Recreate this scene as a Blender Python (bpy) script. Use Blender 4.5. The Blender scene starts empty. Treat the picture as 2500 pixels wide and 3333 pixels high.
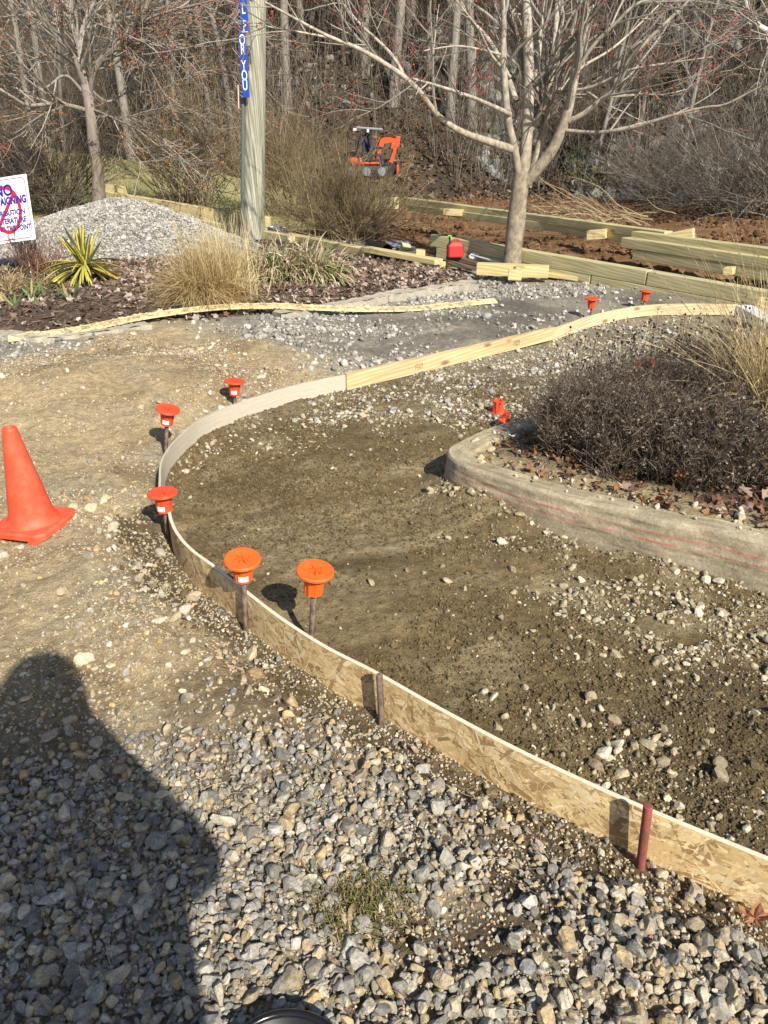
import bpy, bmesh, math, random
import numpy as np
from mathutils import Vector, Matrix
rng = np.random.default_rng(7); random.seed(7)
S = bpy.context.scene; C = S.collection
PI = math.pi; R_ = math.radians

# ------------------------------------------------------------------ camera, world, sun, exposure
CAMH, PITCH, FPX = 1.45, R_(26), 2500.0
cd = bpy.data.cameras.new('camera'); cam = bpy.data.objects.new('camera', cd); C.objects.link(cam)
cd.sensor_fit = 'HORIZONTAL'; cd.angle = 2*math.atan(1250/FPX); cd.clip_start = 0.05; cd.clip_end = 600
cam.location = (0, 0, CAMH); cam.rotation_euler = (PI/2-PITCH, 0, 0); S.camera = cam
S.render.resolution_x, S.render.resolution_y = 768, 1024
SUN_AZ, SUN_EL = 152.5, 37.5          # clockwise from +Y, where the light comes from
w = bpy.data.worlds.new('World'); S.world = w; w.use_nodes = True
nt = w.node_tree; sky = nt.nodes.new('ShaderNodeTexSky'); sky.sky_type = 'NISHITA'; sky.sun_disc = False
sky.sun_elevation = R_(SUN_EL); sky.sun_rotation = R_(SUN_AZ)
bg = nt.nodes['Background']; bg.inputs['Strength'].default_value = 0.085
nt.links.new(sky.outputs[0], bg.inputs['Color'])
sd = bpy.data.lights.new('sun', 'SUN'); sun = bpy.data.objects.new('sun', sd); C.objects.link(sun)
sd.energy = 4.6; sd.angle = R_(0.55); sd.color = (1.0, 0.945, 0.84)
sv = Vector((math.sin(R_(SUN_AZ))*math.cos(R_(SUN_EL)), math.cos(R_(SUN_AZ))*math.cos(R_(SUN_EL)), math.sin(R_(SUN_EL))))
sun.rotation_euler = sv.to_track_quat('Z', 'Y').to_euler(); sun.location = sv*60
S.view_settings.view_transform = 'Standard'; S.view_settings.look = 'None'
S.view_settings.exposure = 0.62; S.view_settings.gamma = 1

# ------------------------------------------------------------------ helpers
def ray(x, y):
    u = (x-1250)/FPX; v = (1666.5-y)/FPX
    return (u, math.cos(PITCH)+v*math.sin(PITCH), -math.sin(PITCH)+v*math.cos(PITCH))
def G(x, y, z=0.0):
    d = ray(x, y); t = (z-CAMH)/d[2]; return np.array((d[0]*t, d[1]*t, z))
def at(x, y, Y):
    d = ray(x, y); t = Y/d[1]; return np.array((d[0]*t, Y, CAMH+d[2]*t))
_tab = np.random.default_rng(3).random((256, 256))
def vn(x, y, s=0):
    x = np.asarray(x, float)+s*17.31; y = np.asarray(y, float)+s*9.73
    xi = np.floor(x).astype(int); yi = np.floor(y).astype(int); fx = x-xi; fy = y-yi
    fx = fx*fx*(3-2*fx); fy = fy*fy*(3-2*fy)
    a = _tab[xi & 255, yi & 255]; b = _tab[(xi+1) & 255, yi & 255]; c = _tab[xi & 255, (yi+1) & 255]; d = _tab[(xi+1) & 255, (yi+1) & 255]
    return (a*(1-fx)+b*fx)*(1-fy)+(c*(1-fx)+d*fx)*fy
def fbm(x, y, f=1.0, o=4, s=0):
    r = 0; a = 0.5; t = 0
    for i in range(o):
        r = r+a*(vn(np.asarray(x)*f, np.asarray(y)*f, s+i*5)-0.5); t += a; a *= 0.5; f *= 2.07
    return r*2/t
def pip(poly, X, Y):
    ins = np.zeros(np.shape(X), bool); n = len(poly)
    for i in range(n):
        x1, y1 = poly[i][:2]; x2, y2 = poly[(i+1) % n][:2]
        if y1 == y2: continue
        c = ((y1 > Y) != (y2 > Y)) & (X < (x2-x1)*(Y-y1)/(y2-y1)+x1)
        ins ^= c
    return ins
def dseg(path, X, Y):
    d = np.full(np.shape(X), 1e9)
    for (x1, y1), (x2, y2) in zip([p[:2] for p in path[:-1]], [p[:2] for p in path[1:]]):
        vx, vy = x2-x1, y2-y1; L = vx*vx+vy*vy+1e-12
        t = np.clip(((X-x1)*vx+(Y-y1)*vy)/L, 0, 1)
        d = np.minimum(d, np.hypot(X-x1-t*vx, Y-y1-t*vy))
    return d
def sstep(a, b, x):
    t = np.clip((x-a)/(b-a), 0, 1); return t*t*(3-2*t)
def resample(pts, n=None, step=None):
    P = np.array(pts, float); m = len(P)                       # Catmull-Rom then uniform arclength
    out = []
    for i in range(m-1):
        p0 = P[max(i-1, 0)]; p1 = P[i]; p2 = P[i+1]; p3 = P[min(i+2, m-1)]
        for t in np.linspace(0, 1, 12, endpoint=False):
            out.append(0.5*((2*p1)+(-p0+p2)*t+(2*p0-5*p1+4*p2-p3)*t*t+(-p0+3*p1-3*p2+p3)*t**3))
    out.append(P[-1]); Q = np.array(out)
    s = np.concatenate([[0], np.cumsum(np.linalg.norm(np.diff(Q, axis=0), axis=1))])
    if n is None: n = max(2, int(s[-1]/step)+1)
    u = np.linspace(0, s[-1], n)
    return np.stack([np.interp(u, s, Q[:, k]) for k in range(Q.shape[1])], 1)

def build(name, parts, mat, parent=None, smooth=False, uv=None):
    """parts: list of (V, F, col) ; F (m,3|4) int array or list of such arrays"""
    Vs, Ls, tot, cols, off = [], [], [], [], 0
    for p in parts:
        V = np.asarray(p[0], np.float32); Fs = p[1] if isinstance(p[1], list) else [p[1]]
        for F in Fs:
            F = np.asarray(F, np.int32)
            if F.size == 0: continue
            Ls.append((F+off).ravel()); tot.append(np.full(F.shape[0], F.shape[1], np.int32))
        Vs.append(V); off += len(V)
        c = p[2] if len(p) > 2 and p[2] is not None else (0.5, 0.5, 0.5)
        c = np.asarray(c, np.float32)
        if c.ndim == 1: c = np.tile(c, (len(V), 1))
        cols.append(c)
    V = np.concatenate(Vs); L = np.concatenate(Ls); T = np.concatenate(tot); K = np.concatenate(cols)
    me = bpy.data.meshes.new(name)
    me.vertices.add(len(V)); me.vertices.foreach_set('co', V.ravel())
    me.loops.add(len(L)); me.loops.foreach_set('vertex_index', L)
    me.polygons.add(len(T)); st = np.concatenate([[0], np.cumsum(T)[:-1]]).astype(np.int32)
    me.polygons.foreach_set('loop_start', st)
    try: me.polygons.foreach_set('loop_total', T)
    except Exception: pass
    me.polygons.foreach_set('use_smooth', np.full(len(T), smooth))
    at_ = me.color_attributes.new('Col', 'FLOAT_COLOR', 'POINT')
    at_.data.foreach_set('color', np.concatenate([K, np.ones((len(K), 1), np.float32)], 1).ravel())
    if uv is not None:
        ul = me.uv_layers.new(name='UVMap'); ul.data.foreach_set('uv', np.asarray(uv, np.float32)[L].ravel())
    me.update(calc_edges=True); me.validate()
    if mat: me.materials.append(mat)
    o = bpy.data.objects.new(name, me); C.objects.link(o)
    if parent: o.parent = parent
    return o
def tag(o, label=None, cat=None, group=None, kind=None):
    if label: o['label'] = label
    if cat: o['category'] = cat
    if group: o['group'] = group
    if kind: o['kind'] = kind
    return o
def thing(name, label, cat, loc=(0, 0, 0), rz=0, group=None):
    o = bpy.data.objects.new(name, None); C.objects.link(o); o.empty_display_size = 0.1
    o.location = tuple(float(v) for v in loc); o.rotation_euler = (0, 0, rz)
    return tag(o, label, cat, group)
def recentre(o):
    """move the origin of a mesh object to the middle of its base without moving the mesh"""
    me = o.data; n = len(me.vertices); a = np.empty(n*3, np.float32); me.vertices.foreach_get('co', a); a = a.reshape(-1, 3)
    c = np.array([(a[:, 0].min()+a[:, 0].max())/2, (a[:, 1].min()+a[:, 1].max())/2, a[:, 2].min()])
    me.vertices.foreach_set('co', (a-c).astype(np.float32).ravel()); me.update(); o.location = tuple(float(v) for v in c); return o
def copy_tree(o, parent=None):
    c = o.copy(); C.objects.link(c)
    if parent: c.parent = parent
    for ch in list(o.children): copy_tree(ch, c)
    return c

# primitive parts
def box(c, s, col=None, M=None, bev=0.0):
    bm = bmesh.new(); bmesh.ops.create_cube(bm, size=1)
    for v in bm.verts: v.co = Vector((v.co.x*s[0], v.co.y*s[1], v.co.z*s[2]))
    if bev: bmesh.ops.bevel(bm, geom=bm.edges[:], offset=bev, segments=2, affect='EDGES', profile=0.6)
    bm.verts.index_update()
    V = np.array([v.co for v in bm.verts]); F3 = [[v.index for v in f.verts] for f in bm.faces if len(f.verts) == 3]
    F4 = [[v.index for v in f.verts] for f in bm.faces if len(f.verts) == 4]; bm.free()
    V = V+np.array(c)
    if M is not None: V = V@np.array(M)[:3, :3].T+np.array(M)[:3, 3]
    return (V, [np.array(F3, int).reshape(-1, 3), np.array(F4, int).reshape(-1, 4)], col)
def lathe(prof, n=32, col=None, M=None, mod=None):
    k = len(prof); a = np.linspace(0, 2*PI, n, endpoint=False); V = np.zeros((k, n, 3))
    for i, (r, z) in enumerate(prof):
        rr = r*np.ones(n)
        if mod: rr = mod(i, a, rr)
        V[i, :, 0] = rr*np.cos(a); V[i, :, 1] = rr*np.sin(a); V[i, :, 2] = z
    V = V.reshape(-1, 3); i, j = np.meshgrid(np.arange(k-1), np.arange(n), indexing='ij'); j2 = (j+1) % n
    F = np.stack([i*n+j, i*n+j2, (i+1)*n+j2, (i+1)*n+j], -1).reshape(-1, 4)
    if M is not None: V = V@np.array(M)[:3, :3].T+np.array(M)[:3, 3]
    return (V, F, col)
def tubes(P, R, sides=4, col=None):
    P = np.asarray(P, float); R = np.asarray(R, float); n, k = P.shape[:2]
    T = np.gradient(P, axis=1); T /= np.linalg.norm(T, axis=2, keepdims=True)+1e-9
    ref = np.array((0.31, 0.52, 0.11)); ref /= np.linalg.norm(ref)
    N1 = np.cross(T, ref); N1 /= np.linalg.norm(N1, axis=2, keepdims=True)+1e-9; N2 = np.cross(T, N1)
    a = np.linspace(0, 2*PI, sides, endpoint=False)
    V = P[:, :, None]+R[:, :, None, None]*(np.cos(a)[None, None, :, None]*N1[:, :, None]+np.sin(a)[None, None, :, None]*N2[:, :, None])
    b = (np.arange(n)*k*sides)[:, None, None]; i = np.arange(k-1)[None, :, None]; j = np.arange(sides)[None, None, :]; j2 = (j+1) % sides
    F = np.stack([b+i*sides+j+0*b, b+i*sides+j2, b+(i+1)*sides+j2, b+(i+1)*sides+j], -1).reshape(-1, 4)
    if col is not None:
        col = np.asarray(col, float)
        if col.ndim == 2 and len(col) == n: col = np.repeat(col, k*sides, 0)
    return (V.reshape(-1, 3), F, col)
def ribbons(P, W, col=None, flat=0.0):
    P = np.asarray(P, float); W = np.asarray(W, float); n, k = P.shape[:2]
    T = np.gradient(P, axis=1); T /= np.linalg.norm(T, axis=2, keepdims=True)+1e-9
    rv = rng.normal(size=(n, 1, 3)); rv[:, :, 2] *= flat
    Sd = np.cross(T, np.array((0, 0, 1.0))+0.35*rv); Sd /= np.linalg.norm(Sd, axis=2, keepdims=True)+1e-9
    V = np.stack([P-Sd*W[..., None], P+Sd*W[..., None]], 2)
    b = (np.arange(n)*k*2)[:, None]; i = np.arange(k-1)[None, :]
    F = np.stack([b+i*2, b+i*2+1, b+i*2+3, b+i*2+2], -1).reshape(-1, 4)
    if col is not None:
        col = np.asarray(col, float)
        if col.ndim == 2: col = np.repeat(col, k*2, 0)
        elif col.ndim == 3: col = np.repeat(col, 2, 1).reshape(-1, 3)
    return (V.reshape(-1, 3), F, col)
def grow(base, az, el, length, k, droop, wob=0.0):
    n = len(base); d = np.stack([np.cos(az)*np.cos(el), np.sin(az)*np.cos(el), np.sin(el)], 1)
    P = np.zeros((n, k, 3)); P[:, 0] = base; st = (np.asarray(length)/(k-1))[:, None]
    for j in range(1, k):
        P[:, j] = P[:, j-1]+d*st
        d = d+np.stack([np.zeros(n), np.zeros(n), -np.broadcast_to(droop, n)], 1)/(k-1)+wob*rng.normal(size=(n, 3)); d /= np.linalg.norm(d, axis=1, keepdims=True)
    return P
def spawn(P, R, N, tr, ln, ang, k, wob, up, rr, r0=0.002, tap=0.3):
    P = np.asarray(P); R = np.asarray(R); n, kk = P.shape[:2]
    seg = np.linalg.norm(np.diff(P, axis=1), axis=2).sum(1); w_ = seg/seg.sum()
    idx = rng.choice(n, N, p=w_); t = rng.uniform(tr[0], tr[1], N)*(kk-1); i0 = np.clip(t.astype(int), 0, kk-2); f = (t-i0)[:, None]
    p = P[idx, i0]*(1-f)+P[idx, i0+1]*f; T = P[idx, i0+1]-P[idx, i0]; T /= np.linalg.norm(T, axis=1, keepdims=True)+1e-9
    rad = R[idx, i0]*(1-f[:, 0])+R[idx, i0+1]*f[:, 0]
    q = np.cross(T, rng.normal(size=(N, 3))); q /= np.linalg.norm(q, axis=1, keepdims=True)+1e-9
    a = rng.uniform(ang[0], ang[1], N)[:, None]; d = np.cos(a)*T+np.sin(a)*q
    L = rng.uniform(ln[0], ln[1], N)
    P2 = np.zeros((N, k, 3)); P2[:, 0] = p
    for j in range(1, k):
        d = d+wob*rng.normal(size=(N, 3))+np.array((0, 0, up))/(k-1); d /= np.linalg.norm(d, axis=1, keepdims=True)
        P2[:, j] = P2[:, j-1]+d*(L/(k-1))[:, None]
    R2 = np.maximum(rad*rr, r0)[:, None]*np.linspace(1, tap, k)[None]
    return P2, R2
def randrot(n):
    q = rng.normal(size=(n, 4)); q /= np.linalg.norm(q, axis=1, keepdims=True); w_, x, y, z = q.T
    return np.stack([1-2*(y*y+z*z), 2*(x*y-z*w_), 2*(x*z+y*w_), 2*(x*y+z*w_), 1-2*(x*x+z*z), 2*(y*z-x*w_), 2*(x*z-y*w_), 2*(y*z+x*w_), 1-2*(x*x+y*y)], 1).reshape(n, 3, 3)
def flatrot(n, tilt=0.35):
    """rotation about z, then a small random tilt"""
    a = rng.uniform(0, 2*PI, n); c, s = np.cos(a), np.sin(a); o = np.zeros(n); i = np.ones(n)
    Z = np.stack([c, -s, o, s, c, o, o, o, i], 1).reshape(n, 3, 3)
    tx = rng.normal(0, tilt, n); ty = rng.normal(0, tilt, n)
    X = np.stack([i, o, o, o, np.cos(tx), -np.sin(tx), o, np.sin(tx), np.cos(tx)], 1).reshape(n, 3, 3)
    Yr = np.stack([np.cos(ty), o, np.sin(ty), o, i, o, -np.sin(ty), o, np.cos(ty)], 1).reshape(n, 3, 3)
    return np.einsum('nij,njk,nkl->nil', X, Yr, Z)
def inst(temps, loc, M, sc, col):
    n = len(loc); which = rng.integers(0, len(temps), n); out = []
    sc = np.asarray(sc, float)
    if sc.ndim == 1: sc = np.repeat(sc[:, None], 3, 1)
    for t, (V, F) in enumerate(temps):
        m = np.where(which == t)[0]
        if len(m) == 0: continue
        VV = np.einsum('nij,nvj->nvi', M[m], V[None]*sc[m][:, None])+loc[m][:, None]
        FF = (F[None]+(np.arange(len(m))*len(V))[:, None, None]).reshape(-1, F.shape[1])
        out.append((VV.reshape(-1, 3), FF, np.repeat(col[m], len(V), 0)))
    return out
def ico(sub):
    bm = bmesh.new(); bmesh.ops.create_icosphere(bm, subdivisions=sub, radius=1); bm.verts.index_update()
    V = np.array([v.co for v in bm.verts]); F = np.array([[v.index for v in f.verts] for f in bm.faces]); bm.free(); return V, F
def stone_temps(n, sub, cuts=9, lo=0.45, hi=0.85):
    V0, F0 = ico(sub); out = []
    for i in range(n):
        V = V0.copy()
        for _ in range(cuts):
            d = rng.normal(size=3); d /= np.linalg.norm(d); h = rng.uniform(lo, hi)
            e = V@d-h; V -= np.maximum(e, 0)[:, None]*d
        V *= rng.uniform(0.75, 1.25, 3)*(1+0.03*rng.normal(size=(len(V), 1))); V /= np.abs(V).max()
        out.append((V, F0))
    return out
ST_HI = stone_temps(40, 3); ST_MID = stone_temps(24, 2, 8); ST_LO = stone_temps(16, 1, 4, 0.5, 0.9)

# ------------------------------------------------------------------ materials
def mat(name, rough=0.85, spec=0.3):
    m = bpy.data.materials.new(name); m.use_nodes = True; n = m.node_tree; b = n.nodes['Principled BSDF']
    b.inputs['Roughness'].default_value = rough; b.inputs['Specular IOR Level'].default_value = spec
    return m, n, b
def nd(n, t, **kw):
    x = n.nodes.new(t)
    for k, v in kw.items():
        if k in x.inputs: x.inputs[k].default_value = v
        else: setattr(x, k, v)
    return x
def mulcol(n, a, b, fac=1.0, mode='MULTIPLY'):
    x = n.nodes.new('ShaderNodeMix'); x.data_type = 'RGBA'; x.blend_type = mode
    if isinstance(fac, (int, float)): x.inputs[0].default_value = fac
    else: n.links.new(fac, x.inputs[0])
    for s, v in ((x.inputs[6], a), (x.inputs[7], b)):
        if isinstance(v, tuple): s.default_value = (*v, 1)
        else: n.links.new(v, s)
    return x.outputs[2]
def ramp(n, src, stops):
    r = n.nodes.new('ShaderNodeValToRGB'); e = r.color_ramp.elements
    while len(e) < len(stops): e.new(0.5)
    for el, (p, c) in zip(e, stops):
        el.position = p; el.color = (*c, 1) if len(c) == 3 else c
    n.links.new(src, r.inputs[0]); return r.outputs[0]
def bump(n, b, src, strength, dist):
    x = n.nodes.new('ShaderNodeBump'); x.inputs['Strength'].default_value = strength; x.inputs['Distance'].default_value = dist
    n.links.new(src, x.inputs['Height']); n.links.new(x.outputs[0], b.inputs['Normal'])
def coords(n, kind='pos', scale=(1, 1, 1)):
    if kind == 'pos': s = n.nodes.new('ShaderNodeNewGeometry').outputs['Position']
    else:
        s = n.nodes.new('ShaderNodeTexCoord').outputs[{'obj': 'Object', 'uv': 'UV'}[kind]]
    mp = n.nodes.new('ShaderNodeMapping'); mp.inputs['Scale'].default_value = scale; n.links.new(s, mp.inputs['Vector']); return mp.outputs[0]
def noise(n, vec, sc, det=4, rough=0.6, dist=0.0):
    x = nd(n, 'ShaderNodeTexNoise', Scale=sc, Detail=det, Roughness=rough, Distortion=dist); n.links.new(vec, x.inputs['Vector']); return x.outputs['Fac']
def attrmat(name, rough=0.9, nsc=40, lo=0.6, hi=1.4, bst=0.4, bd=0.01, kind='pos', scale=(1, 1, 1), spec=0.25, trans=0.0):
    m, n, b = mat(name, rough, spec)
    a = nd(n, 'ShaderNodeAttribute', attribute_name='Col'); v = coords(n, kind, scale); f = noise(n, v, nsc, 5)
    g = ramp(n, f, [(0.25, (lo,)*3), (0.75, (hi,)*3)])
    n.links.new(mulcol(n, a.outputs['Color'], g), b.inputs['Base Color'])
    if bst: bump(n, b, f, bst, bd)
    if trans:
        b.inputs['Subsurface Weight'].default_value = 0.0
        t = n.nodes.new('ShaderNodeBsdfTranslucent'); mx = n.nodes.new('ShaderNodeMixShader'); mx.inputs[0].default_value = trans
        n.links.new(mulcol(n, a.outputs['Color'], g), t.inputs['Color']); out = n.nodes['Material Output']
        n.links.new(b.outputs[0], mx.inputs[1]); n.links.new(t.outputs[0], mx.inputs[2]); n.links.new(mx.outputs[0], out.inputs['Surface'])
    return m
def ground_mat():
    m, n, b = mat('soil', 0.92, 0.2)
    a = nd(n, 'ShaderNodeAttribute', attribute_name='Col'); v = coords(n)
    f1 = noise(n, v, 26, 8, 0.68); f2 = noise(n, v, 150, 5, 0.7); f3 = noise(n, v, 2.1, 4, 0.6)
    c = mulcol(n, a.outputs['Color'], ramp(n, f1, [(0.28, (0.62, 0.60, 0.57)), (0.5, (0.98, 0.98, 0.98)), (0.74, (1.45, 1.45, 1.42))]))
    c = mulcol(n, c, ramp(n, f2, [(0.3, (0.66,)*3), (0.7, (1.36,)*3)]))
    c = mulcol(n, c, ramp(n, f3, [(0.3, (0.86,)*3), (0.7, (1.14,)*3)]))
    n.links.new(c, b.inputs['Base Color'])
    ad = nd(n, 'ShaderNodeMath', operation='MULTIPLY_ADD'); n.links.new(f2, ad.inputs[0]); ad.inputs[1].default_value = 0.35; n.links.new(f1, ad.inputs[2])
    bump(n, b, ad.outputs[0], 0.9, 0.022); return m
def stone_mat():
    m, n, b = mat('crushed_stone', 0.78, 0.35)
    a = nd(n, 'ShaderNodeAttribute', attribute_name='Col'); v = coords(n)
    f1 = noise(n, v, 55, 6, 0.7, 1.2); f2 = noise(n, v, 240, 4, 0.7); f3 = noise(n, v, 30, 3, 0.6, 2.5)
    c = mulcol(n, a.outputs['Color'], ramp(n, f1, [(0.3, (0.62,)*3), (0.52, (1.0,)*3), (0.72, (1.5,)*3)]))
    c = mulcol(n, c, ramp(n, f2, [(0.3, (0.75,)*3), (0.7, (1.25,)*3)]))
    vein = ramp(n, f3, [(0.6, (0, 0, 0)), (0.66, (0.5, 0.5, 0.5)), (0.72, (0, 0, 0))])
    c = mulcol(n, c, (0.45, 0.43, 0.40), vein, 'MIX'); n.links.new(c, b.inputs['Base Color'])
    bump(n, b, f2, 0.5, 0.003); return m
def flatmat(name, col, rough=0.5, spec=0.4, nsc=30, lo=0.85, hi=1.12, bst=0.0, bd=0.002, kind='obj', metal=0.0):
    m, n, b = mat(name, rough, spec); v = coords(n, kind); f = noise(n, v, nsc, 5)
    n.links.new(mulcol(n, col, ramp(n, f, [(0.3, (lo,)*3), (0.7, (hi,)*3)])), b.inputs['Base Color']); b.inputs['Metallic'].default_value = metal
    if bst: bump(n, b, f, bst, bd)
    return m
def woodmat(name, c1, c2, kind='obj', stretch=(1.2, 14, 14), ring=3.0, rough=0.75, knots=True, dirt=0.25):
    m, n, b = mat(name, rough, 0.25)
    v = coords(n, kind, stretch); d = noise(n, v, 1.0, 4, 0.55)
    wv = nd(n, 'ShaderNodeTexWave', wave_type='BANDS', bands_direction='DIAGONAL', Scale=ring*0.35, Distortion=7.0, Detail=2.0); wv.inputs['Detail Scale'].default_value = 0.7
    n.links.new(v, wv.inputs['Vector']); fine = noise(n, coords(n, kind, (stretch[0]*2, stretch[1]*8, stretch[2]*8)), 1.5, 4, 0.7)
    c = mulcol(n, c1, c2, wv.outputs['Fac'], 'MIX')
    c = mulcol(n, c, ramp(n, fine, [(0.3, (0.8,)*3), (0.7, (1.15,)*3)])); c = mulcol(n, c, ramp(n, d, [(0.3, (1-dirt,)*3), (0.7, (1+dirt*0.5,)*3)]))
    if knots:
        vo = nd(n, 'ShaderNodeTexVoronoi', Scale=1.0); n.links.new(coords(n, kind, (2.2, 6, 6)), vo.inputs['Vector'])
        c = mulcol(n, c, (0.16, 0.09, 0.04), ramp(n, vo.outputs['Distance'], [(0.05, (0.8,)*3), (0.13, (0, 0, 0))]), 'MIX')
    n.links.new(c, b.inputs['Base Color']); bump(n, b, fine, 0.35, 0.002); return m
M_soil = ground_mat(); M_stone = stone_mat()
M_attr = attrmat('plant_matter', 0.85, 60, 0.7, 1.3, 0.2, 0.002, trans=0.25)
M_twig = attrmat('twig_bark', 0.9, 30, 0.7, 1.3, 0.0)
M_bark = attrmat('tree_bark', 0.9, 16, 0.42, 1.35, 0.7, 0.012, 'pos', (1.3, 1.3, 0.9))
M_barkv = attrmat('furrowed_bark', 0.9, 14, 0.5, 1.35, 0.8, 0.012, 'pos', (2.2, 2.2, 0.35))
M_leaf = attrmat('dead_leaf', 0.8, 90, 0.7, 1.25, 0.2, 0.002, trans=0.2)
M_osb = attrmat('strand_board', 0.75, 120, 0.82, 1.15, 0.25, 0.0008)
def conc_mat():
    m, n, b = mat('old_concrete', 0.92, 0.2); a = nd(n, 'ShaderNodeAttribute', attribute_name='Col'); v = coords(n); f = noise(n, v, 9, 6, 0.7); g = noise(n, v, 75, 6, 0.75)
    vo = nd(n, 'ShaderNodeTexVoronoi', Scale=60.0); n.links.new(v, vo.inputs['Vector']); pits = ramp(n, vo.outputs['Distance'], [(0.10, (0.45,)*3), (0.26, (1.0,)*3)])
    c = mulcol(n, a.outputs['Color'], ramp(n, f, [(0.3, (0.70, 0.68, 0.64)), (0.7, (1.28, 1.26, 1.2))])); c = mulcol(n, c, ramp(n, g, [(0.3, (0.68,)*3), (0.7, (1.25,)*3)])); c = mulcol(n, c, pits, 0.45)
    n.links.new(c, b.inputs['Base Color']); bump(n, b, g, 0.7, 0.006); return m
M_conc = conc_mat()
M_treated = woodmat('treated_timber', (0.60, 0.53, 0.30), (0.45, 0.39, 0.20), stretch=(1.0, 12, 12), ring=4)
M_fresh = woodmat('fresh_sawn_pine', (0.70, 0.58, 0.30), (0.55, 0.42, 0.19), stretch=(1.0, 12, 12), ring=4, knots=False)
M_pine = woodmat('pine_board', (0.68, 0.53, 0.30), (0.55, 0.39, 0.19), kind='uv', stretch=(1.5, 22, 22), ring=3)
M_pine2 = woodmat('pale_pine_strip', (0.72, 0.58, 0.36), (0.58, 0.43, 0.24), kind='uv', stretch=(1.5, 22, 22), ring=3)
M_oldwood = woodmat('weathered_wood', (0.20, 0.15, 0.11), (0.11, 0.08, 0.06), stretch=(1.5, 16, 16), ring=3)
M_pole = woodmat('weathered_pole_wood', (0.47, 0.455, 0.35), (0.26, 0.25, 0.185), stretch=(22, 22, 1.1), ring=2.2, knots=False, dirt=0.5)
def worn(name, col, dust):
    m, n, b = mat(name, 0.55, 0.35); v = coords(n, 'obj'); f = noise(n, v, 9, 6, 0.7); g = noise(n, v, 70, 5, 0.75); h = noise(n, coords(n, 'obj', (1, 1, 0.25)), 130, 3, 0.6)
    c = mulcol(n, col, ramp(n, g, [(0.3, (0.82,)*3), (0.7, (1.1,)*3)])); c = mulcol(n, c, dust, ramp(n, f, [(0.46, (0, 0, 0)), (0.72, (0.5, 0.5, 0.5))]), 'MIX')
    c = mulcol(n, c, (0.22, 0.06, 0.03), ramp(n, h, [(0.66, (0, 0, 0)), (0.72, (0.55, 0.55, 0.55))]), 'MIX'); n.links.new(c, b.inputs['Base Color']); bump(n, b, g, 0.2, 0.001); return m
M_orange = worn('orange_plastic', (0.80, 0.125, 0.015), (0.66, 0.19, 0.07))
M_orange_dk = worn('red_orange_plastic', (0.72, 0.075, 0.025), (0.60, 0.15, 0.08))
M_white = flatmat('white_sticker', (0.78, 0.76, 0.72), 0.5, 0.4, 60)
M_black = flatmat('black_plastic', (0.012, 0.012, 0.013), 0.35, 0.5, 20)
def rust_mat(name, c1, c2, sc=45):
    m, n, b = mat(name, 0.8, 0.35); f = noise(n, coords(n, 'obj', (1, 1, 0.4)), sc, 6, 0.7)
    n.links.new(ramp(n, f, [(0.38, c1), (0.5, tuple((a+d)/2 for a, d in zip(c1, c2))), (0.62, c2)]), b.inputs['Base Color']); bump(n, b, f, 0.5, 0.002); return m
M_rust = rust_mat('rusty_steel', (0.07, 0.04, 0.03), (0.26, 0.19, 0.15))
M_redsteel = rust_mat('red_painted_steel', (0.34, 0.075, 0.06), (0.13, 0.06, 0.045), 60)
M_lib = {}
def solid(name, col, rough=0.5, spec=0.4, metal=0.0):
    if name not in M_lib: M_lib[name] = flatmat(name, col, rough, spec, metal=metal)
    return M_lib[name]

def text_part(s, size, col=None, ext=0.0006, bold=0.0, align='CENTER', sx=1.0):
    cu = bpy.data.curves.new('t', 'FONT'); cu.body = s; cu.size = size; cu.extrude = ext; cu.align_x = align; cu.align_y = 'CENTER'; cu.offset = bold; cu.resolution_u = 4
    o = bpy.data.objects.new('t', cu); C.objects.link(o); bpy.context.view_layer.update()
    me = bpy.data.meshes.new_from_object(o.evaluated_get(bpy.context.evaluated_depsgraph_get()))
    V = np.array([v.co[:] for v in me.vertices]); V[:, 0] *= sx
    me.calc_loop_triangles(); F = np.array([t.vertices[:] for t in me.loop_triangles])
    bpy.data.objects.remove(o); bpy.data.curves.remove(cu); bpy.data.meshes.remove(me); return (V, F, col)
def xf(part, M):
    M = np.array(M); return (np.asarray(part[0])@M[:3, :3].T+M[:3, 3], part[1], part[2] if len(part) > 2 else None)
def frame(o, x, z):
    """4x4 with local x along x, local z along z (re-orthogonalised)"""
    x = Vector(x).normalized(); z = Vector(z); y = z.cross(x).normalized(); z = x.cross(y)
    m = Matrix.Identity(4)
    for i, c in enumerate((x, y, z)):
        for r in range(3): m[r][i] = c[r]
    for r in range(3): m[r][3] = o[r]
    return m

# ------------------------------------------------------------------ layout read off the photograph (z = 0 is the drive)
ZT = 0.07                                                     # top of the form boards
osb_top = [G(x, y, ZT) for x, y in [(548, 1640), (556, 1690), (580, 1740), (625, 1790), (693, 1840), (784, 1911), (904, 2004), (1055, 2102), (1221, 2187), (1432, 2306), (1658, 2426), (1884, 2534), (2110, 2634), (2500, 2795), (2760, 2900)]]
fib_top = [G(x, y, ZT) for x, y in [(519, 1590), (520, 1560), (524, 1507), (546, 1462), (588, 1414), (648, 1366), (723, 1329), (844, 1286), (980, 1247), (1123, 1218)]]
pine_top = [G(x, y, ZT) for x, y in [(1123, 1217), (1300, 1179), (1500, 1135), (1800, 1066)]]
thin_top = [G(x, y, ZT) for x, y in [(1800, 1068), (1870, 1044), (1945, 1021), (2080, 995), (2230, 988), (2400, 990)]]
osb_p, fib_p, pine_p, thin_p = [resample([q[:2] for q in t], step=0.02) for t in (osb_top, fib_top, pine_top, thin_top)]
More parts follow.
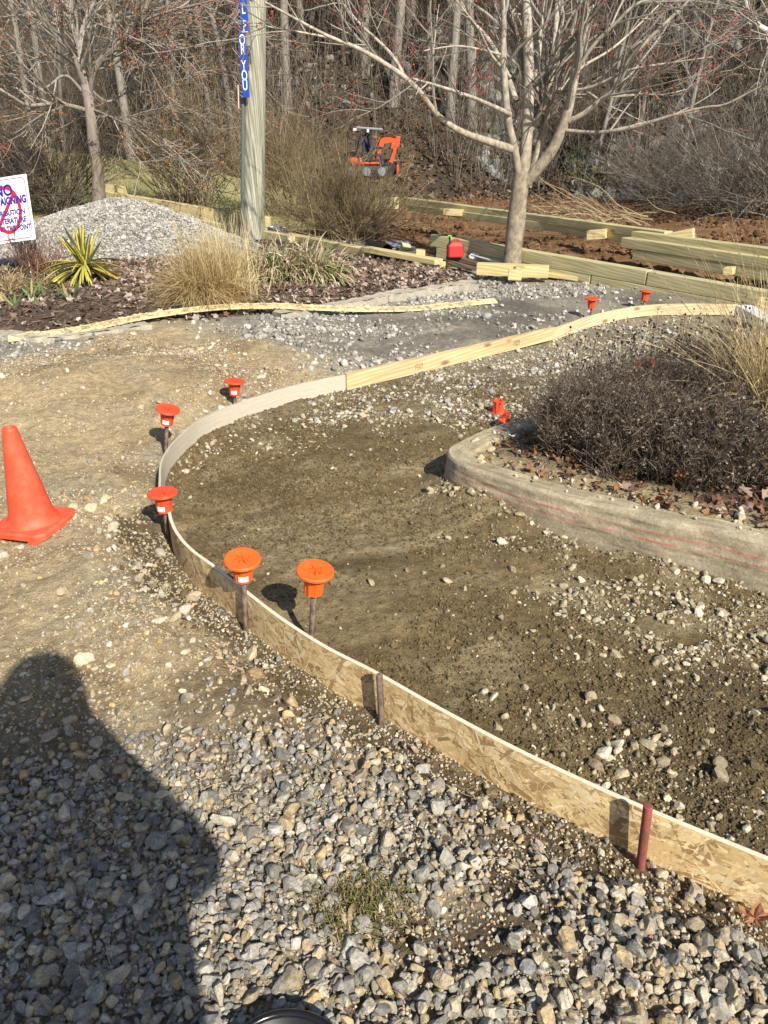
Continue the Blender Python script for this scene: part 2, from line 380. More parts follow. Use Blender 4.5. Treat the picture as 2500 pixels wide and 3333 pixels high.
form_line = np.concatenate([osb_p[::-1][::3], fib_p[::3], pine_p[::3], thin_p[::3]])
mud_poly = [tuple(p) for p in form_line]+[(8, 7.4), (8, 0.0), (1.2, 0.2)]
ISL_Z = 0.10
isl_px = [(2650, 1795), (2500, 1766), (2394, 1740), (2295, 1716), (2196, 1699), (2096, 1677), (1997, 1651), (1864, 1622), (1731, 1586), (1599, 1545), (1519, 1518), (1470, 1491), (1457, 1466), (1478, 1443), (1519, 1422), (1572, 1398), (1632, 1378), (1698, 1362), (1800, 1335), (1950, 1290), (2100, 1235), (2250, 1185), (2420, 1140), (2600, 1110)]
isl_o = resample([G(x, y, ISL_Z)[:2] for x, y in isl_px], step=0.02)
isl_poly = [tuple(p) for p in isl_o[::4]]+[(4.5, 5.5), (4.5, 2.2)]
bed_px = [(-500, 1075), (0, 1092), (163, 1098), (336, 1084), (560, 1052), (800, 1036), (963, 1010), (1180, 978), (1288, 956), (1400, 944), (1540, 919), (1430, 872), (1140, 800), (860, 760), (597, 828), (325, 863), (0, 880), (-500, 890)]
bed_xy = [G(x, y)[:2] for x, y in bed_px]; bed_poly = [tuple(p) for p in bed_xy]
tan_px = [(-400, 1250), (0, 1225), (200, 1150), (330, 1092), (560, 1062), (700, 1060), (800, 1120), (960, 1165), (1120, 1225), (1000, 1260), (700, 1350), (560, 1450), (520, 1600), (560, 1740), (700, 1920), (900, 2080), (1100, 2220), (1300, 2360), (1700, 2660), (1500, 2640), (1250, 2540), (1050, 2480), (850, 2450), (640, 2430), (350, 2460), (0, 2520), (-400, 2570)]
tan_poly = [tuple(G(x, y)[:2]) for x, y in tan_px]
w1_px = [(1400, 848), (1640, 876), (1898, 910), (2142, 945), (2500, 1005)]; w1 = [G(*p)[:2] for p in w1_px]; w1.append(w1[-1]+(w1[-1]-w1[-2])*0.8)
def w1_off(X, Y):   # signed distance behind wall 1 (positive: far side)
    a = w1[0]; b = w1[4]; n_ = np.array((-(b-a)[1], (b-a)[0])); n_ = n_/np.hypot(*n_)
    if n_[1] < 0: n_ = -n_
    return (X-a[0])*n_[0]+(Y-a[1])*n_[1]
def along1(X, Y):
    a = w1[0]; b = w1[4]; d = (b-a)/np.hypot(*(b-a)); return (X-a[0])*d[0]+(Y-a[1])*d[1]
PILE = (-3.55, 10.9)
dirt_poly = [tuple(w1[0]), tuple(w1[4]), tuple(w1[5]), (16, 2), (16, 30), (-1.0, 30), (-1.2, 22), (-0.4, 15), (-0.5, 13), (0.0, 12.2)]
def hill_base(X): return 22.0+np.where(X < -2, (-2-X)*1.1, 0)+np.where(X > 5, -(X-5)*0.42, 0)
def zone_masks(X, Y):
    nx = fbm(X, Y, 1.7, 4, 1)*0.16; ny = fbm(X, Y, 1.7, 4, 2)*0.16; sc = np.clip(Y/3, 0.5, 1.6)
    Xp = X+nx*sc; Yp = Y+ny*sc
    z = {}
    z['mud'] = pip(mud_poly, X, Y); z['isl'] = pip(isl_poly, X, Y); z['bed'] = pip(bed_poly, X+nx*0.25, Y+ny*0.25)
    z['tan'] = pip(tan_poly, Xp, Yp) & ~z['mud']
    tf = 0.0; js = (0.10+0.05*np.clip(Y, 0, 4))
    for q in range(7):
        a = q*0.8976; r_ = js*(0.35+0.65*(q % 3)/2); tf = tf+pip(tan_poly, Xp+r_*math.cos(a), Yp+r_*math.sin(a))/7.0
    z['tan'] = np.clip(tf*1.0, 0, 1)*(~z['mud']); z['near'] = (~z['mud'])*(1-z['tan'])*(Y < 2.6)
    z['w1'] = (w1_off(X, Y) > 0.06) & (along1(X, Y) > -0.6) & (Y > 6)
    z['dirt'] = pip(dirt_poly, X+nx*1.5, Y+ny*1.5) | z['w1']
    z['lawn'] = (Y > 12.3) & (X < 0.3*(Y-12)-1.6) & ~z['w1']
    z['hill'] = Y > hill_base(X)+fbm(X, Y, 0.3, 3, 4)*2
    return z
form_d_path = [tuple(p) for p in form_line[::2]]; osb_path = [tuple(p) for p in osb_p[::6]]; isl_path = [tuple(p) for p in isl_o[::6]]
def gz(X, Y, fine=True):
    X = np.asarray(X, float); Y = np.asarray(Y, float)
    z = 0.035*fbm(X, Y, 0.9, 3, 8)*sstep(0.3, 2, Y)
    dl = dseg(form_d_path, X, Y); di = dseg(isl_path, X, Y); mud = pip(mud_poly, X, Y); isl = pip(isl_poly, X, Y)
    near = (Y < 7.6)
    # trench along the outside of the curved strand board, mud floor inside the forms
    d_osb = dseg(osb_path, X, Y)
    tr = sstep(0.22, 0.09, d_osb+0.06*fbm(X, Y, 5, 3, 21)); z = np.where(~mud & near, z*(1-tr)-0.075*tr, z)
    k = sstep(0.0, 0.12, dl); z = np.where(mud & near, np.where(d_osb < dl+0.02, -0.075, (1-k)*(-0.035)+k*(-0.065))+0.028*fbm(X, Y, 1.6, 4, 11)*k, z)
    side = sstep(0.35, 0.0, dl)*(d_osb > dl+0.02)*(~mud); z = z*(1-side)+(-0.035)*side
    z = z+np.where(~mud & (Y < 6.5), sstep(0.02, 0.30, dl)*1.0, 0)*np.where(True, 0.030*fbm(X, Y, 2.3, 4, 23)*sstep(1.6, 2.6, Y)+0.022*np.abs(fbm(X, Y, 5.5, 3, 25))*sstep(1.9, 3.0, Y), 0)
    wr = fbm(0.45*(X+0.35*Y), 3.6*(Y-0.35*X), 1.0, 4, 151); z = z+np.where(mud & ~isl & near, 0.012*wr*sstep(0.03, 0.2, dl), 0)
    # tan heap on the left
    for (cx, cy), sx, sy, h in (((-1.75, 4.75), 1.0, 0.55, 0.13), ((-2.7, 4.2), 0.9, 0.7, 0.09), ((-0.95, 5.5), 0.5, 0.35, 0.09)):
        z = z+h*np.exp(-((X-cx)/sx)**2-((Y-cy)/sy)**2)*(~mud)*sstep(0.02, 0.35, dl)*(1+0.4*fbm(X, Y, 3, 3, 31))
    # rim of spoil along the trench, heap against the island kerb
    z = z+np.where(~mud & near, 0.03*np.exp(-((d_osb-0.36)/0.09)**2)*(1+1.2*fbm(X, Y, 4, 3, 33)), 0)
    z = np.where(mud & ~isl & near, z-0.06*sstep(0.7, 1.7, X)*np.exp(-(di/0.35)**2)+0.055*(1-0.6*sstep(0.9, 1.5, X))*np.exp(-(di/0.10)**2)*np.clip(0.6+1.6*fbm(X, Y, 2.6, 3, 35), 0, 1.6), z)
    # planted beds
    ki = sstep(0.035, 0.085, di); z = np.where(isl & (Y < 8), z*(1-ki)*0-0.06*(1-ki)+ki*(0.06+0.03*sstep(0.1, 0.45, di)+0.02*fbm(X, Y, 3, 3, 41)), z)
    bed = pip(bed_poly, X, Y); db = dseg(bed_poly+[bed_poly[0]], X, Y)
    z = np.where(bed, z*0.3+0.085*sstep(0.0, 0.5, db)+0.02+0.025*fbm(X, Y, 2.5, 3, 43), z)
    # dirt terrace behind the near timber wall
    o = w1_off(X, Y); al = along1(X, Y)
    ter = sstep(0.0, 0.10, o)*sstep(-0.7, 0.1, al)*(Y > 6)*(Y < 40)
    tz = 0.15*sstep(-0.7, 1.2, al)-0.01*np.clip(al, 0, 5)+0.16*np.maximum(0, fbm(X, Y, 1.3, 4, 51))*np.exp(-((o-0.75)/0.45)**2)
    z = z*(1-ter)+ter*tz
    # lawn rises on the left, slope behind
    z = z+0.045*np.clip(Y-12, 0, 30)*sstep(-1.0, -6.0, X)
    hb = hill_base(X); e = np.clip(Y-hb+1.5*fbm(X, Y, 0.2, 3, 61), 0, None)
    z = z+0.56*e*(1-np.exp(-e/4))+np.where(e > 0, fbm(X, Y, 0.22, 5, 63)*np.clip(e*0.3, 0, 1.6), 0)
    if fine:
        cl = fbm(X, Y, 9, 4, 71); amp = np.where(z > 5, 0, np.where(mud & ~isl, 0.016, 0.013)); amp = np.where(ter > 0.5, 0.05, amp)
        z = z+amp*cl+np.where(Y < 7, 0.006*fbm(X, Y, 42, 3, 73), 0)
    return z

# ------------------------------------------------------------------ ground, road and hillside
def spaced(*segs):
    out = []
    for a, b, s in segs: out += list(np.arange(a, b-1e-9, s))
    out.append(segs[-1][1]); return np.array(out)
def col_mix(c, m, col): m = np.asarray(m, float)[..., None]; return c*(1-m)+np.array(col)*m
def earth_cover(X, Y):
    e = 0
    for (px, py, r, a) in EARTH:
        c = G(px, py); e = np.maximum(e, a*np.exp(-((X-c[0])/(r*1.25))**2-((Y-c[1])/r)**2))
    return np.clip(1.2*e*(1+1.2*fbm(X, Y, 14, 3, 141))*1.15, 0, 1)
EARTH = ((1720, 2930, 0.10, 1.0), (1600, 3080, 0.085, 0.95), (1900, 2900, 0.08, 0.8), (1330, 3080, 0.08, 0.55), (1480, 2780, 0.10, 0.6), (1250, 3250, 0.07, 0.5), (1640, 2760, 0.09, 0.6), (2250, 3080, 0.07, 0.5), (1160, 2970, 0.05, 0.7))
def ground_colour(X, Y):
    z = zone_masks(X, Y); c = np.tile(np.array((0.30, 0.265, 0.205)), (*X.shape, 1))
    n1 = fbm(X, Y, 1.1, 4, 81); n2 = fbm(X, Y, 4.5, 4, 83); n3 = fbm(X, Y, 2.2, 4, 85)
    # dark dusty streaks in the grey drive (bands running with the loose strip)
    u = Y-0.12*X; band = np.exp(-((u-5.9-0.1*np.sin(X*1.3))/0.32)**2)*sstep(-1.2, 0.2, X)+np.exp(-((u-7.35)/0.45)**2)*sstep(0.6, 1.4, X)+0.8*np.exp(-((u-6.7)/0.25)**2)*sstep(-1.0, 0.6, X)
    c = col_mix(c, np.clip(band*(0.65+1.3*n3), 0, 0.85), (0.11, 0.10, 0.085))
    c = col_mix(c, z['tan']*np.clip(0.95+0.5*n2, 0.3, 1), (0.385, 0.295, 0.168))
    c = col_mix(c, z['tan']*np.clip(n1*2.4-0.35+n2*1.2, 0, 0.75), (0.20, 0.142, 0.078))
    c = col_mix(c, z['near']*np.ones_like(X), (0.34, 0.28, 0.195)); c = col_mix(c, z['near']*np.clip(n1*2.5-0.25+0.8*n2, 0, 0.9), (0.105, 0.078, 0.048))
    c = col_mix(c, z['near']*earth_cover(X, Y), (0.095, 0.069, 0.042))
    md = z['mud'] & ~z['isl']
    c = col_mix(c, md, (0.166, 0.119, 0.056)); c = col_mix(c, md*np.clip(n2*1.9+n1*1.0-0.42, 0, 0.8), (0.30, 0.235, 0.135))
    c = col_mix(c, md*np.clip(-n1*2.2-0.15, 0, 0.7), (0.115, 0.087, 0.050))
    wr = fbm(0.45*(X+0.35*Y), 3.6*(Y-0.35*X), 1.0, 4, 151); c = col_mix(c, md*np.clip(wr*2.6-0.45, 0, 0.6), (0.33, 0.26, 0.15))
    far = md*sstep(4.1, 5.6, Y+0.25*X*0+n1*0.8); c = col_mix(c, far*0.75, (0.20, 0.175, 0.135))
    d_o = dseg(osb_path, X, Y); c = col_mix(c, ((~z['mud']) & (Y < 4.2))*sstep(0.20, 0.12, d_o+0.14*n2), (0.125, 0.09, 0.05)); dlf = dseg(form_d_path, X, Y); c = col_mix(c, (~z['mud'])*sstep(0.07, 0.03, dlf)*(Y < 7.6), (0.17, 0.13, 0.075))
    c = col_mix(c, z['isl'], (0.085, 0.055, 0.038)); di = dseg(isl_path, X, Y)
    c = col_mix(c, z['isl']*sstep(0.42, 0.25, di+0.1*n2), (0.33, 0.26, 0.15))
    c = col_mix(c, z['bed'], (0.10, 0.068, 0.048))
    
    c = col_mix(c, z['lawn']*1.0, (0.34, 0.30, 0.135)); c = col_mix(c, z['lawn']*np.clip(fbm(X, Y, 0.5, 4, 87)*2.5+0.2, 0, 0.7), (0.22, 0.22, 0.08))
    c = col_mix(c, z['lawn']*(Y < 14.2+n1), (0.11, 0.075, 0.05))
    c = col_mix(c, z['dirt'], (0.175, 0.098, 0.048)); c = col_mix(c, z['dirt']*np.clip(n2*1.8, 0, 0.6), (0.27, 0.165, 0.085))
    c = col_mix(c, z['hill'], (0.055, 0.041, 0.028)); c = col_mix(c, z['hill']*np.clip(fbm(X, Y, 0.9, 4, 89)*2, 0, 0.6), (0.11, 0.085, 0.055))
    return c
def sheet(name, xs, ys):
    X, Y = np.meshgrid(xs, ys); Z = gz(X, Y); V = np.stack([X, Y, Z], -1).reshape(-1, 3); nx, ny = len(xs), len(ys)
    i, j = np.meshgrid(np.arange(ny-1), np.arange(nx-1), indexing='ij')
    F = np.stack([i*nx+j, i*nx+j+1, (i+1)*nx+j+1, (i+1)*nx+j], -1).reshape(-1, 4)
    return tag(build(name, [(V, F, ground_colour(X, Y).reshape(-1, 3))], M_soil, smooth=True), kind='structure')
xs_g = spaced((-90, -30, 3), (-30, -10, 0.5), (-10, -4, 0.09), (-4, -1.6, 0.03), (-1.6, 1.6, 0.016), (1.6, 4, 0.03), (4, 10, 0.09), (10, 30, 0.5), (30, 90, 3))
sheet('ground', xs_g, spaced((-60, -5, 3), (-5, 0.3, 0.25), (0.3, 3.2, 0.016), (3.2, 6.5, 0.025), (6.5, 12, 0.06), (12, 22, 0.15)))
xs_h = spaced((-120, -40, 3), (-40, 40, 0.4), (40, 120, 3))
sheet('hillside', xs_h, spaced((22, 60, 0.3), (60, 130, 1.5)))

# ------------------------------------------------------------------ loose stone
GREY = np.array([(0.17, 0.165, 0.155), (0.235, 0.225, 0.205), (0.31, 0.295, 0.26), (0.115, 0.113, 0.11), (0.42, 0.395, 0.345), (0.225, 0.21, 0.18), (0.14, 0.145, 0.15)])
TAN = np.array([(0.46, 0.365, 0.225), (0.52, 0.43, 0.29), (0.38, 0.30, 0.19), (0.54, 0.48, 0.37), (0.46, 0.33, 0.16), (0.34, 0.29, 0.22)])
PALE = np.array([(0.44, 0.37, 0.24), (0.38, 0.315, 0.20), (0.33, 0.27, 0.17), (0.50, 0.44, 0.32), (0.27, 0.22, 0.145)])
SOILC = np.array([(0.160, 0.115, 0.057), (0.20, 0.15, 0.08), (0.125, 0.09, 0.045)])
LGREY = np.array([(0.36, 0.335, 0.285), (0.43, 0.405, 0.35), (0.29, 0.27, 0.23), (0.24, 0.225, 0.195), (0.50, 0.47, 0.41)])
def pick(pal, n, var=0.14): return pal[rng.integers(0, len(pal), n)]*np.exp(rng.normal(0, var, (n, 1)))
def sample(n, x0, x1, y0, y1, fn):
    """n points kept with probability fn(x, y), denser close to the camera when asked by fn"""
    X = rng.uniform(x0, x1, n); Y = rng.uniform(y0, y1, n); k = (np.abs(X) < 0.56*Y*0.95+0.55) & (Y > 0.45)
    X, Y = X[k], Y[k]; p = fn(X, Y); k = rng.random(len(X)) < p; return X[k], Y[k]
def put(X, Y, size, pal, temps, sink=0.25, flat=(0.45, 0.95), full=False, lift=None):
    n = len(X); size = np.broadcast_to(size, n); Z = gz(X, Y)
    f = rng.uniform(flat[0], flat[1], n); sc = np.stack([size*rng.uniform(0.8, 1.25, n), size*rng.uniform(0.6, 1.0, n), size*f], 1)*0.5
    M = randrot(n) if full else flatrot(n, 0.45)
    loc = np.stack([X, Y, Z+sc[:, 2]*(1-2*sink)+(0 if lift is None else lift)], 1)
    c = pal if isinstance(pal, np.ndarray) and len(pal) == n and pal.ndim == 2 and n > 12 else pick(pal, n)
    return inst(temps, loc, M, sc, c)
# (a) clean crushed stone by the photographer's feet
def d_near(X, Y):
    z = zone_masks(X, Y); d = z['near']**1.5; dx = np.clip(fbm(X, Y, 1.1, 4, 81)*2.5-0.25+0.8*fbm(X, Y, 4.5, 4, 83), 0, 0.9)
    d *= (1-np.clip(1.35*dx, 0, 0.97)*(X > -0.12)); d *= np.clip(0.25+1.1*(0.9+0.6*fbm(X, Y, 1.3, 3, 86)-0.62*sstep(1.45, 2.1, Y-0.55*np.clip(-X, 0, 1)+0.35*X)), 0.04, 1); d *= (1-0.93*earth_cover(X, Y)); d *= np.where(dseg(osb_path, X, Y) < 0.16, 0.12, 1)
    return d
parts = []
X, Y = sample(78000, -1.9, 1.6, 0.45, 2.6, d_near); n = len(X)
pal = np.where((rng.random(n) < 0.56-0.30*np.clip(X+0.2, 0, 1))[:, None], pick(GREY, n)*0.95, pick(TAN, n)*0.82)
pal = pal*0.76+0.24*np.array((0.33, 0.28, 0.20))
k = rng.random(n) < 0.0012; pal[k] = (0.38, 0.17, 0.17)
sz = np.clip(rng.lognormal(math.log(0.0172), 0.40, n), 0.007, 0.050)*(1+0.08*sstep(1.5, 0.6, Y)); b_ = sz > 0.026
for m_, tt_ in ((b_, ST_HI), (~b_, ST_MID)): parts += put(X[m_], Y[m_], sz[m_], pal[m_], tt_, 0.14, (0.5, 0.95), lift=rng.uniform(-0.004, 0.010, int(m_.sum())))
X, Y = sample(110000, -1.9, 1.6, 0.45, 2.6, lambda X, Y: zone_masks(X, Y)['near']*0.75); n = len(X)
parts += put(X, Y, rng.uniform(0.004, 0.012, n), np.where((rng.random(n) < 0.28)[:, None], pick(GREY, n), pick(TAN, n)), ST_LO, 0.2)
tag(build('gravel', parts, M_stone), kind='stuff', label='coarse grey and tan crushed stone in the foreground', cat='gravel')
# (b) stones and grit in the tan spoil
parts = []
dt = lambda X, Y: zone_masks(X, Y)['tan']*np.clip(0.55+1.4*fbm(X, Y, 1.6, 3, 91), 0.12, 1)
X, Y = sample(15000, -3.6, 0.9, 1.5, 6.2, dt); n = len(X)
parts += put(X, Y, np.clip(rng.lognormal(math.log(0.019), 0.5, n), 0.009, 0.09), pick(TAN, n)*np.where(rng.random(n) < 0.2, 0.62, 0.93)[:, None], ST_MID, 0.33, (0.35, 0.8))
X, Y = sample(170000, -3.6, 0.9, 1.5, 6.2, dt); n = len(X)
parts += put(X, Y, rng.uniform(0.005, 0.014, n), pick(TAN, n)*0.80, ST_LO, 0.35)
X, Y = sample(9000, -2.0, 0.7, 1.0, 2.6, lambda X, Y: zone_masks(X, Y)['tan']*np.clip(0.5*sstep(2.3, 1.4, Y)+0.05, 0, 1)*np.clip(0.5+1.5*fbm(X, Y, 3, 3, 145), 0, 1)); n = len(X)
parts += put(X, Y, np.clip(rng.lognormal(math.log(0.016), 0.4, n), 0.008, 0.035), np.where((rng.random(n) < 0.4)[:, None], pick(GREY, n), pick(TAN, n)), ST_MID, 0.32)
tag(build('spoil_stones', parts, M_stone), kind='stuff', label='tan stones and grit bedded in the dry spoil', cat='stones')
# (c) pale stones on the wet mud floor and spoil in the trench
CL = [(G(2080, 1960), 0.34, 1.0), (G(2330, 2020), 0.34, 0.9), (G(2200, 2320), 0.22, 0.35), (G(1800, 2250), 0.13, 0.5), (G(2350, 2540), 0.28, 0.4), (G(1500, 1560), 0.20, 0.6), (G(1720, 1720), 0.16, 0.6), (G(2000, 1790), 0.2, 0.6), (G(1560, 1330), 0.45, 0.95), (G(1350, 1290), 0.4, 0.7), (G(1900, 1180), 0.9, 0.55), (G(1150, 1330), 0.4, 0.4), (G(850, 1400), 0.3, 0.3), (G(2250, 1830), 0.3, 0.6), (G(1780, 1340), 0.4, 0.7), (G(2120, 2480), 0.2, 0.35), (G(1650, 2200), 0.1, 0.5)]
def d_mud(X, Y):
    z = zone_masks(X, Y); d = 0.010+0*X
    for c, r, a in CL: d = d+a*np.exp(-((X-c[0])/r)**2-((Y-c[1])/(r*0.6))**2)
    d = d+0.35*np.exp(-((dseg(form_d_path, X, Y)-0.07)/0.09)**2)*(Y > 3.2)+0.35*np.exp(-(dseg(isl_path, X, Y)/0.09)**2)
    d = d+0.4*sstep(4.3, 6.0, Y); return (z['mud'] & ~z['isl'])*np.clip(d*(1.0+2.4*fbm(X, Y, 5, 3, 93)), 0, 1)
parts = []
X, Y = sample(60000, -1.4, 4.2, 0.9, 7.2, d_mud); n = len(X); pal = pick(PALE, n); g = (Y > 4.3) & (rng.random(n) < 0.5); pal[g] = pick(LGREY, int(g.sum()))
parts += put(X, Y, np.clip(rng.lognormal(math.log(0.0185), 0.48, n), 0.008, 0.07), pal, ST_MID, 0.27, (0.4, 0.8))
X, Y = sample(150000, -1.4, 4.2, 0.9, 6.5, lambda X, Y: np.clip(d_mud(X, Y)*1.1, 0, 1)); n = len(X)
parts += put(X, Y, rng.uniform(0.004, 0.012, n), pick(PALE, n)*0.85, ST_LO, 0.25)
X, Y = sample(5200, -1.5, 1.6, 0.7, 3.6, lambda X, Y: (~zone_masks(X, Y)['mud'])*np.exp(-((dseg(osb_path, X, Y)-0.2)/0.10)**2)*0.33); n = len(X)
parts += put(X, Y, np.clip(rng.lognormal(math.log(0.024), 0.4, n), 0.010, 0.06), np.where((rng.random(n) < 0.55)[:, None], pick(PALE, n), pick(TAN, n)), ST_MID, 0.22)
tag(build('pale_stones', parts, M_stone), kind='stuff', label='pale angular stones scattered on the wet brown earth', cat='stones')
parts = []
X, Y = sample(300000, -1.4, 3.2, 0.8, 5.2, lambda X, Y: (zone_masks(X, Y)['mud'] & ~zone_masks(X, Y)['isl'])*np.clip(0.42+1.5*fbm(X, Y, 2.2, 4, 95)+0.5*sstep(2.4, 1.4, Y), 0.08, 1)); n = len(X)
parts += put(X, Y, np.clip(rng.lognormal(math.log(0.0085), 0.4, n), 0, 0.03), pick(SOILC, n), ST_LO, 0.35)
X, Y = sample(14000, -1.4, 1.6, 0.7, 3.4, lambda X, Y: (~zone_masks(X, Y)['mud'])*(dseg(osb_path, X, Y) < 0.24)*0.9); n = len(X)
parts += put(X, Y, rng.lognormal(math.log(0.010), 0.45, n), pick(SOILC, n), ST_LO, 0.25)
tag(build('soil_crumbs', parts, M_soil), kind='stuff', label='small dark crumbs of wet soil on the trench floor', cat='soil')
# (d) small grey drive stone between the bed and the boards
def d_drive(X, Y):
    z = zone_masks(X, Y); m = (~z['mud'] & ~z['bed'] & ~z['dirt'] & (Y < 11.5) & (Y > 2.6))*(1-z['tan'])
    u = Y-0.12*X; band = np.exp(-((u-5.9-0.1*np.sin(X*1.3))/0.32)**2)*sstep(-1.2, 0.2, X)+np.exp(-((u-7.35)/0.45)**2)*sstep(0.6, 1.4, X)
    return m*np.clip(0.75+1.5*fbm(X, Y, 1.5, 4, 97)-0.85*band, 0.03, 1)*np.where(dseg(isl_path, X, Y) < 0.05, 0, 1)
parts = []
X, Y = sample(36000, -6, 5, 3.8, 10.5, d_drive); n = len(X)
parts += put(X, Y, np.clip(rng.lognormal(math.log(0.034), 0.35, n), 0.016, 0.09), pick(LGREY, n)*np.where(rng.random(n) < 0.2, 0.55, 0.92)[:, None], ST_MID, 0.25, (0.45, 0.85))
X, Y = sample(30000, -6, 5, 3.8, 8.5, d_drive); n = len(X)
parts += put(X, Y, rng.uniform(0.008, 0.018, n), pick(LGREY, n)*0.85, ST_LO, 0.25)
tag(build('drive_stones', parts, M_stone), kind='stuff', label='small grey stones covering the drive beyond the forms', cat='gravel')
# (e) dirt clods on the timber terraces
X, Y = sample(26000, -1, 9, 7, 26, lambda X, Y: zone_masks(X, Y)['dirt']*np.clip(0.45+1.6*fbm(X, Y, 1.3, 4, 51), 0.05, 1)*(w1_off(X, Y) > 0.18)); n = len(X)
tag(build('soil_clods', put(X, Y, rng.lognormal(math.log(0.055), 0.45, n), np.array([(0.15, 0.078, 0.036), (0.20, 0.11, 0.052), (0.11, 0.058, 0.03)]), ST_MID, 0.3), M_soil), kind='stuff', label='clods of brown dug earth behind the timber wall', cat='soil')

# ------------------------------------------------------------------ gravel pile
def pile_h(X, Y):
    r = np.hypot((X-PILE[0])/2.15, (Y-PILE[1])/1.35); r2 = np.hypot((X-PILE[0]+1.7)/1.6, (Y-PILE[1]-0.0)/1.1)
    h = 0.70*np.clip(1-r**1.35, 0, 1); h2 = 0.50*np.clip(1-r2**1.35, 0, 1)
    return np.maximum(h, h2)*(1+0.22*fbm(X, Y, 1.3, 4, 99))
xs = np.linspace(PILE[0]-3.6, PILE[0]+2.3, 110); ys = np.linspace(PILE[1]-1.5, PILE[1]+1.5, 60); X, Y = np.meshgrid(xs, ys); Z = pile_h(X, Y)-0.02
V = np.stack([X, Y, Z], -1).reshape(-1, 3); nx = len(xs); i, j = np.meshgrid(np.arange(len(ys)-1), np.arange(nx-1), indexing='ij')
parts = [(V, np.stack([i*nx+j, i*nx+j+1, (i+1)*nx+j+1, (i+1)*nx+j], -1).reshape(-1, 4), (0.27, 0.26, 0.245))]
X = rng.uniform(xs[0], xs[-1], 42000); Y = rng.uniform(ys[0], ys[-1], 42000); h = pile_h(X, Y); k = h > 0.015; X, Y, h = X[k], Y[k], h[k]; n = len(X)
sc = rng.lognormal(math.log(0.034), 0.3, n)[:, None]*rng.uniform(0.6, 1.15, (n, 3))*0.5
parts += inst(ST_MID, np.stack([X, Y, h-0.005], 1), randrot(n), sc, pick(LGREY*0.92, n))
pile = tag(recentre(build('gravel_pile', parts, M_stone)), 'heap of clean light grey crushed stone behind the yucca', 'gravel pile')

# ------------------------------------------------------------------ form boards
def normals2(p):
    t = np.gradient(p, axis=0); t /= np.linalg.norm(t, axis=1, keepdims=True); return np.stack([-t[:, 1], t[:, 0]], 1), t
def strip(p, zb, zt, th, side_col, top_col, dz=None):
    n_, _ = normals2(p); m = len(p); s = np.concatenate([[0], np.cumsum(np.linalg.norm(np.diff(p, axis=0), axis=1))])
    zb = np.broadcast_to(zb, m); zt = np.broadcast_to(zt, m); A = p+n_*th/2; B = p-n_*th/2
    quads = [(A, zb, A, zt), (A, zt, B, zt), (B, zt, B, zb), (B, zb, A, zb)]; parts = []; uvs = []
    hh = [(0, 1), (1, 1.1), (1.1, 2.1), (2.1, 2.2)]; H_ = float(np.mean(zt-zb))
    for q, (a, za, b, zb_) in enumerate(quads):
        V = np.concatenate([np.column_stack([a, za]), np.column_stack([b, zb_])]); i = np.arange(m-1)
        F = np.stack([i, i+m, i+m+1, i+1], 1); parts.append((V, F, top_col if q == 1 else side_col))
        uvs.append(np.concatenate([np.column_stack([s, np.full(m, hh[q][0]*H_)]), np.column_stack([s, np.full(m, hh[q][1]*H_)])]))
    for e, r in ((0, 1), (m-1, 0)):
        V = np.array([(*A[e], zb[e]), (*A[e], zt[e]), (*B[e], zt[e]), (*B[e], zb[e])]); parts.append((V, np.array([[0, 1, 2, 3]] if r else [[3, 2, 1, 0]]), side_col)); uvs.append(np.tile([[s[e], 0.01]], (4, 1))+np.array([[0, 0], [0, H_], [0.04, H_], [0.04, 0]]))
    return parts, np.concatenate(uvs)
def strands(p, zb, zt, th, N, both=True, pal=None):
    n_, t_ = normals2(p); m = len(p); s = np.concatenate([[0], np.cumsum(np.linalg.norm(np.diff(p, axis=0), axis=1))]); L = s[-1]; out = []
    zb = np.broadcast_to(zb, m); zt = np.broadcast_to(zt, m)
    for sg in ((1, -1) if both else (-1,)):
        c = rng.uniform(0, L, N); v = rng.uniform(0, 1, N); a = rng.normal(0, 0.95, N); ln = rng.uniform(0.03, 0.10, N); wd = rng.uniform(0.004, 0.022, N)
        K = 5; f = np.linspace(-0.5, 0.5, K); pts = []
        jag = rng.uniform(-0.35, 0.35, (N, 2))
        for sd_ in (-0.5, 0.5):
            ds = f[None]*ln[:, None]+np.where(f[None] < -0.4, jag[:, :1], np.where(f[None] > 0.4, jag[:, 1:], 0))*wd[:, None]*np.sign(sd_); dv = sd_*wd[:, None]
            ss = c[:, None]+np.cos(a)[:, None]*ds-np.sin(a)[:, None]*dv; hv = np.sin(a)[:, None]*ds+np.cos(a)[:, None]*dv
            ss = np.clip(ss, 0.001, L-0.001); px = np.interp(ss, s, p[:, 0]); py = np.interp(ss, s, p[:, 1]); nx_ = np.interp(ss, s, n_[:, 0]); ny_ = np.interp(ss, s, n_[:, 1])
            z0 = np.interp(ss, s, zb); z1 = np.interp(ss, s, zt); zz = np.clip(z0+(z1-z0)*v[:, None]+hv, z0+0.001, z1-0.001)
            e = (th/2+rng.uniform(0.0004, 0.0016, N))[:, None]*sg
            pts.append(np.stack([px+nx_*e, py+ny_*e, zz], -1))
        V = np.stack(pts, 2).reshape(-1, 3); b = (np.arange(N)*K*2)[:, None]; i = np.arange(K-1)[None]
        F = np.stack([b+i*2, b+i*2+1, b+i*2+3, b+i*2+2], -1).reshape(-1, 4)
        pl = np.array([(0.70, 0.51, 0.25), (0.63, 0.44, 0.21), (0.76, 0.58, 0.31), (0.50, 0.33, 0.15), (0.80, 0.64, 0.38), (0.38, 0.24, 0.11), (0.70, 0.52, 0.27)]) if pal is None else pal
        out.append((V, F, np.repeat(pick(pl, N, 0.08), K*2, 0)))
    return out
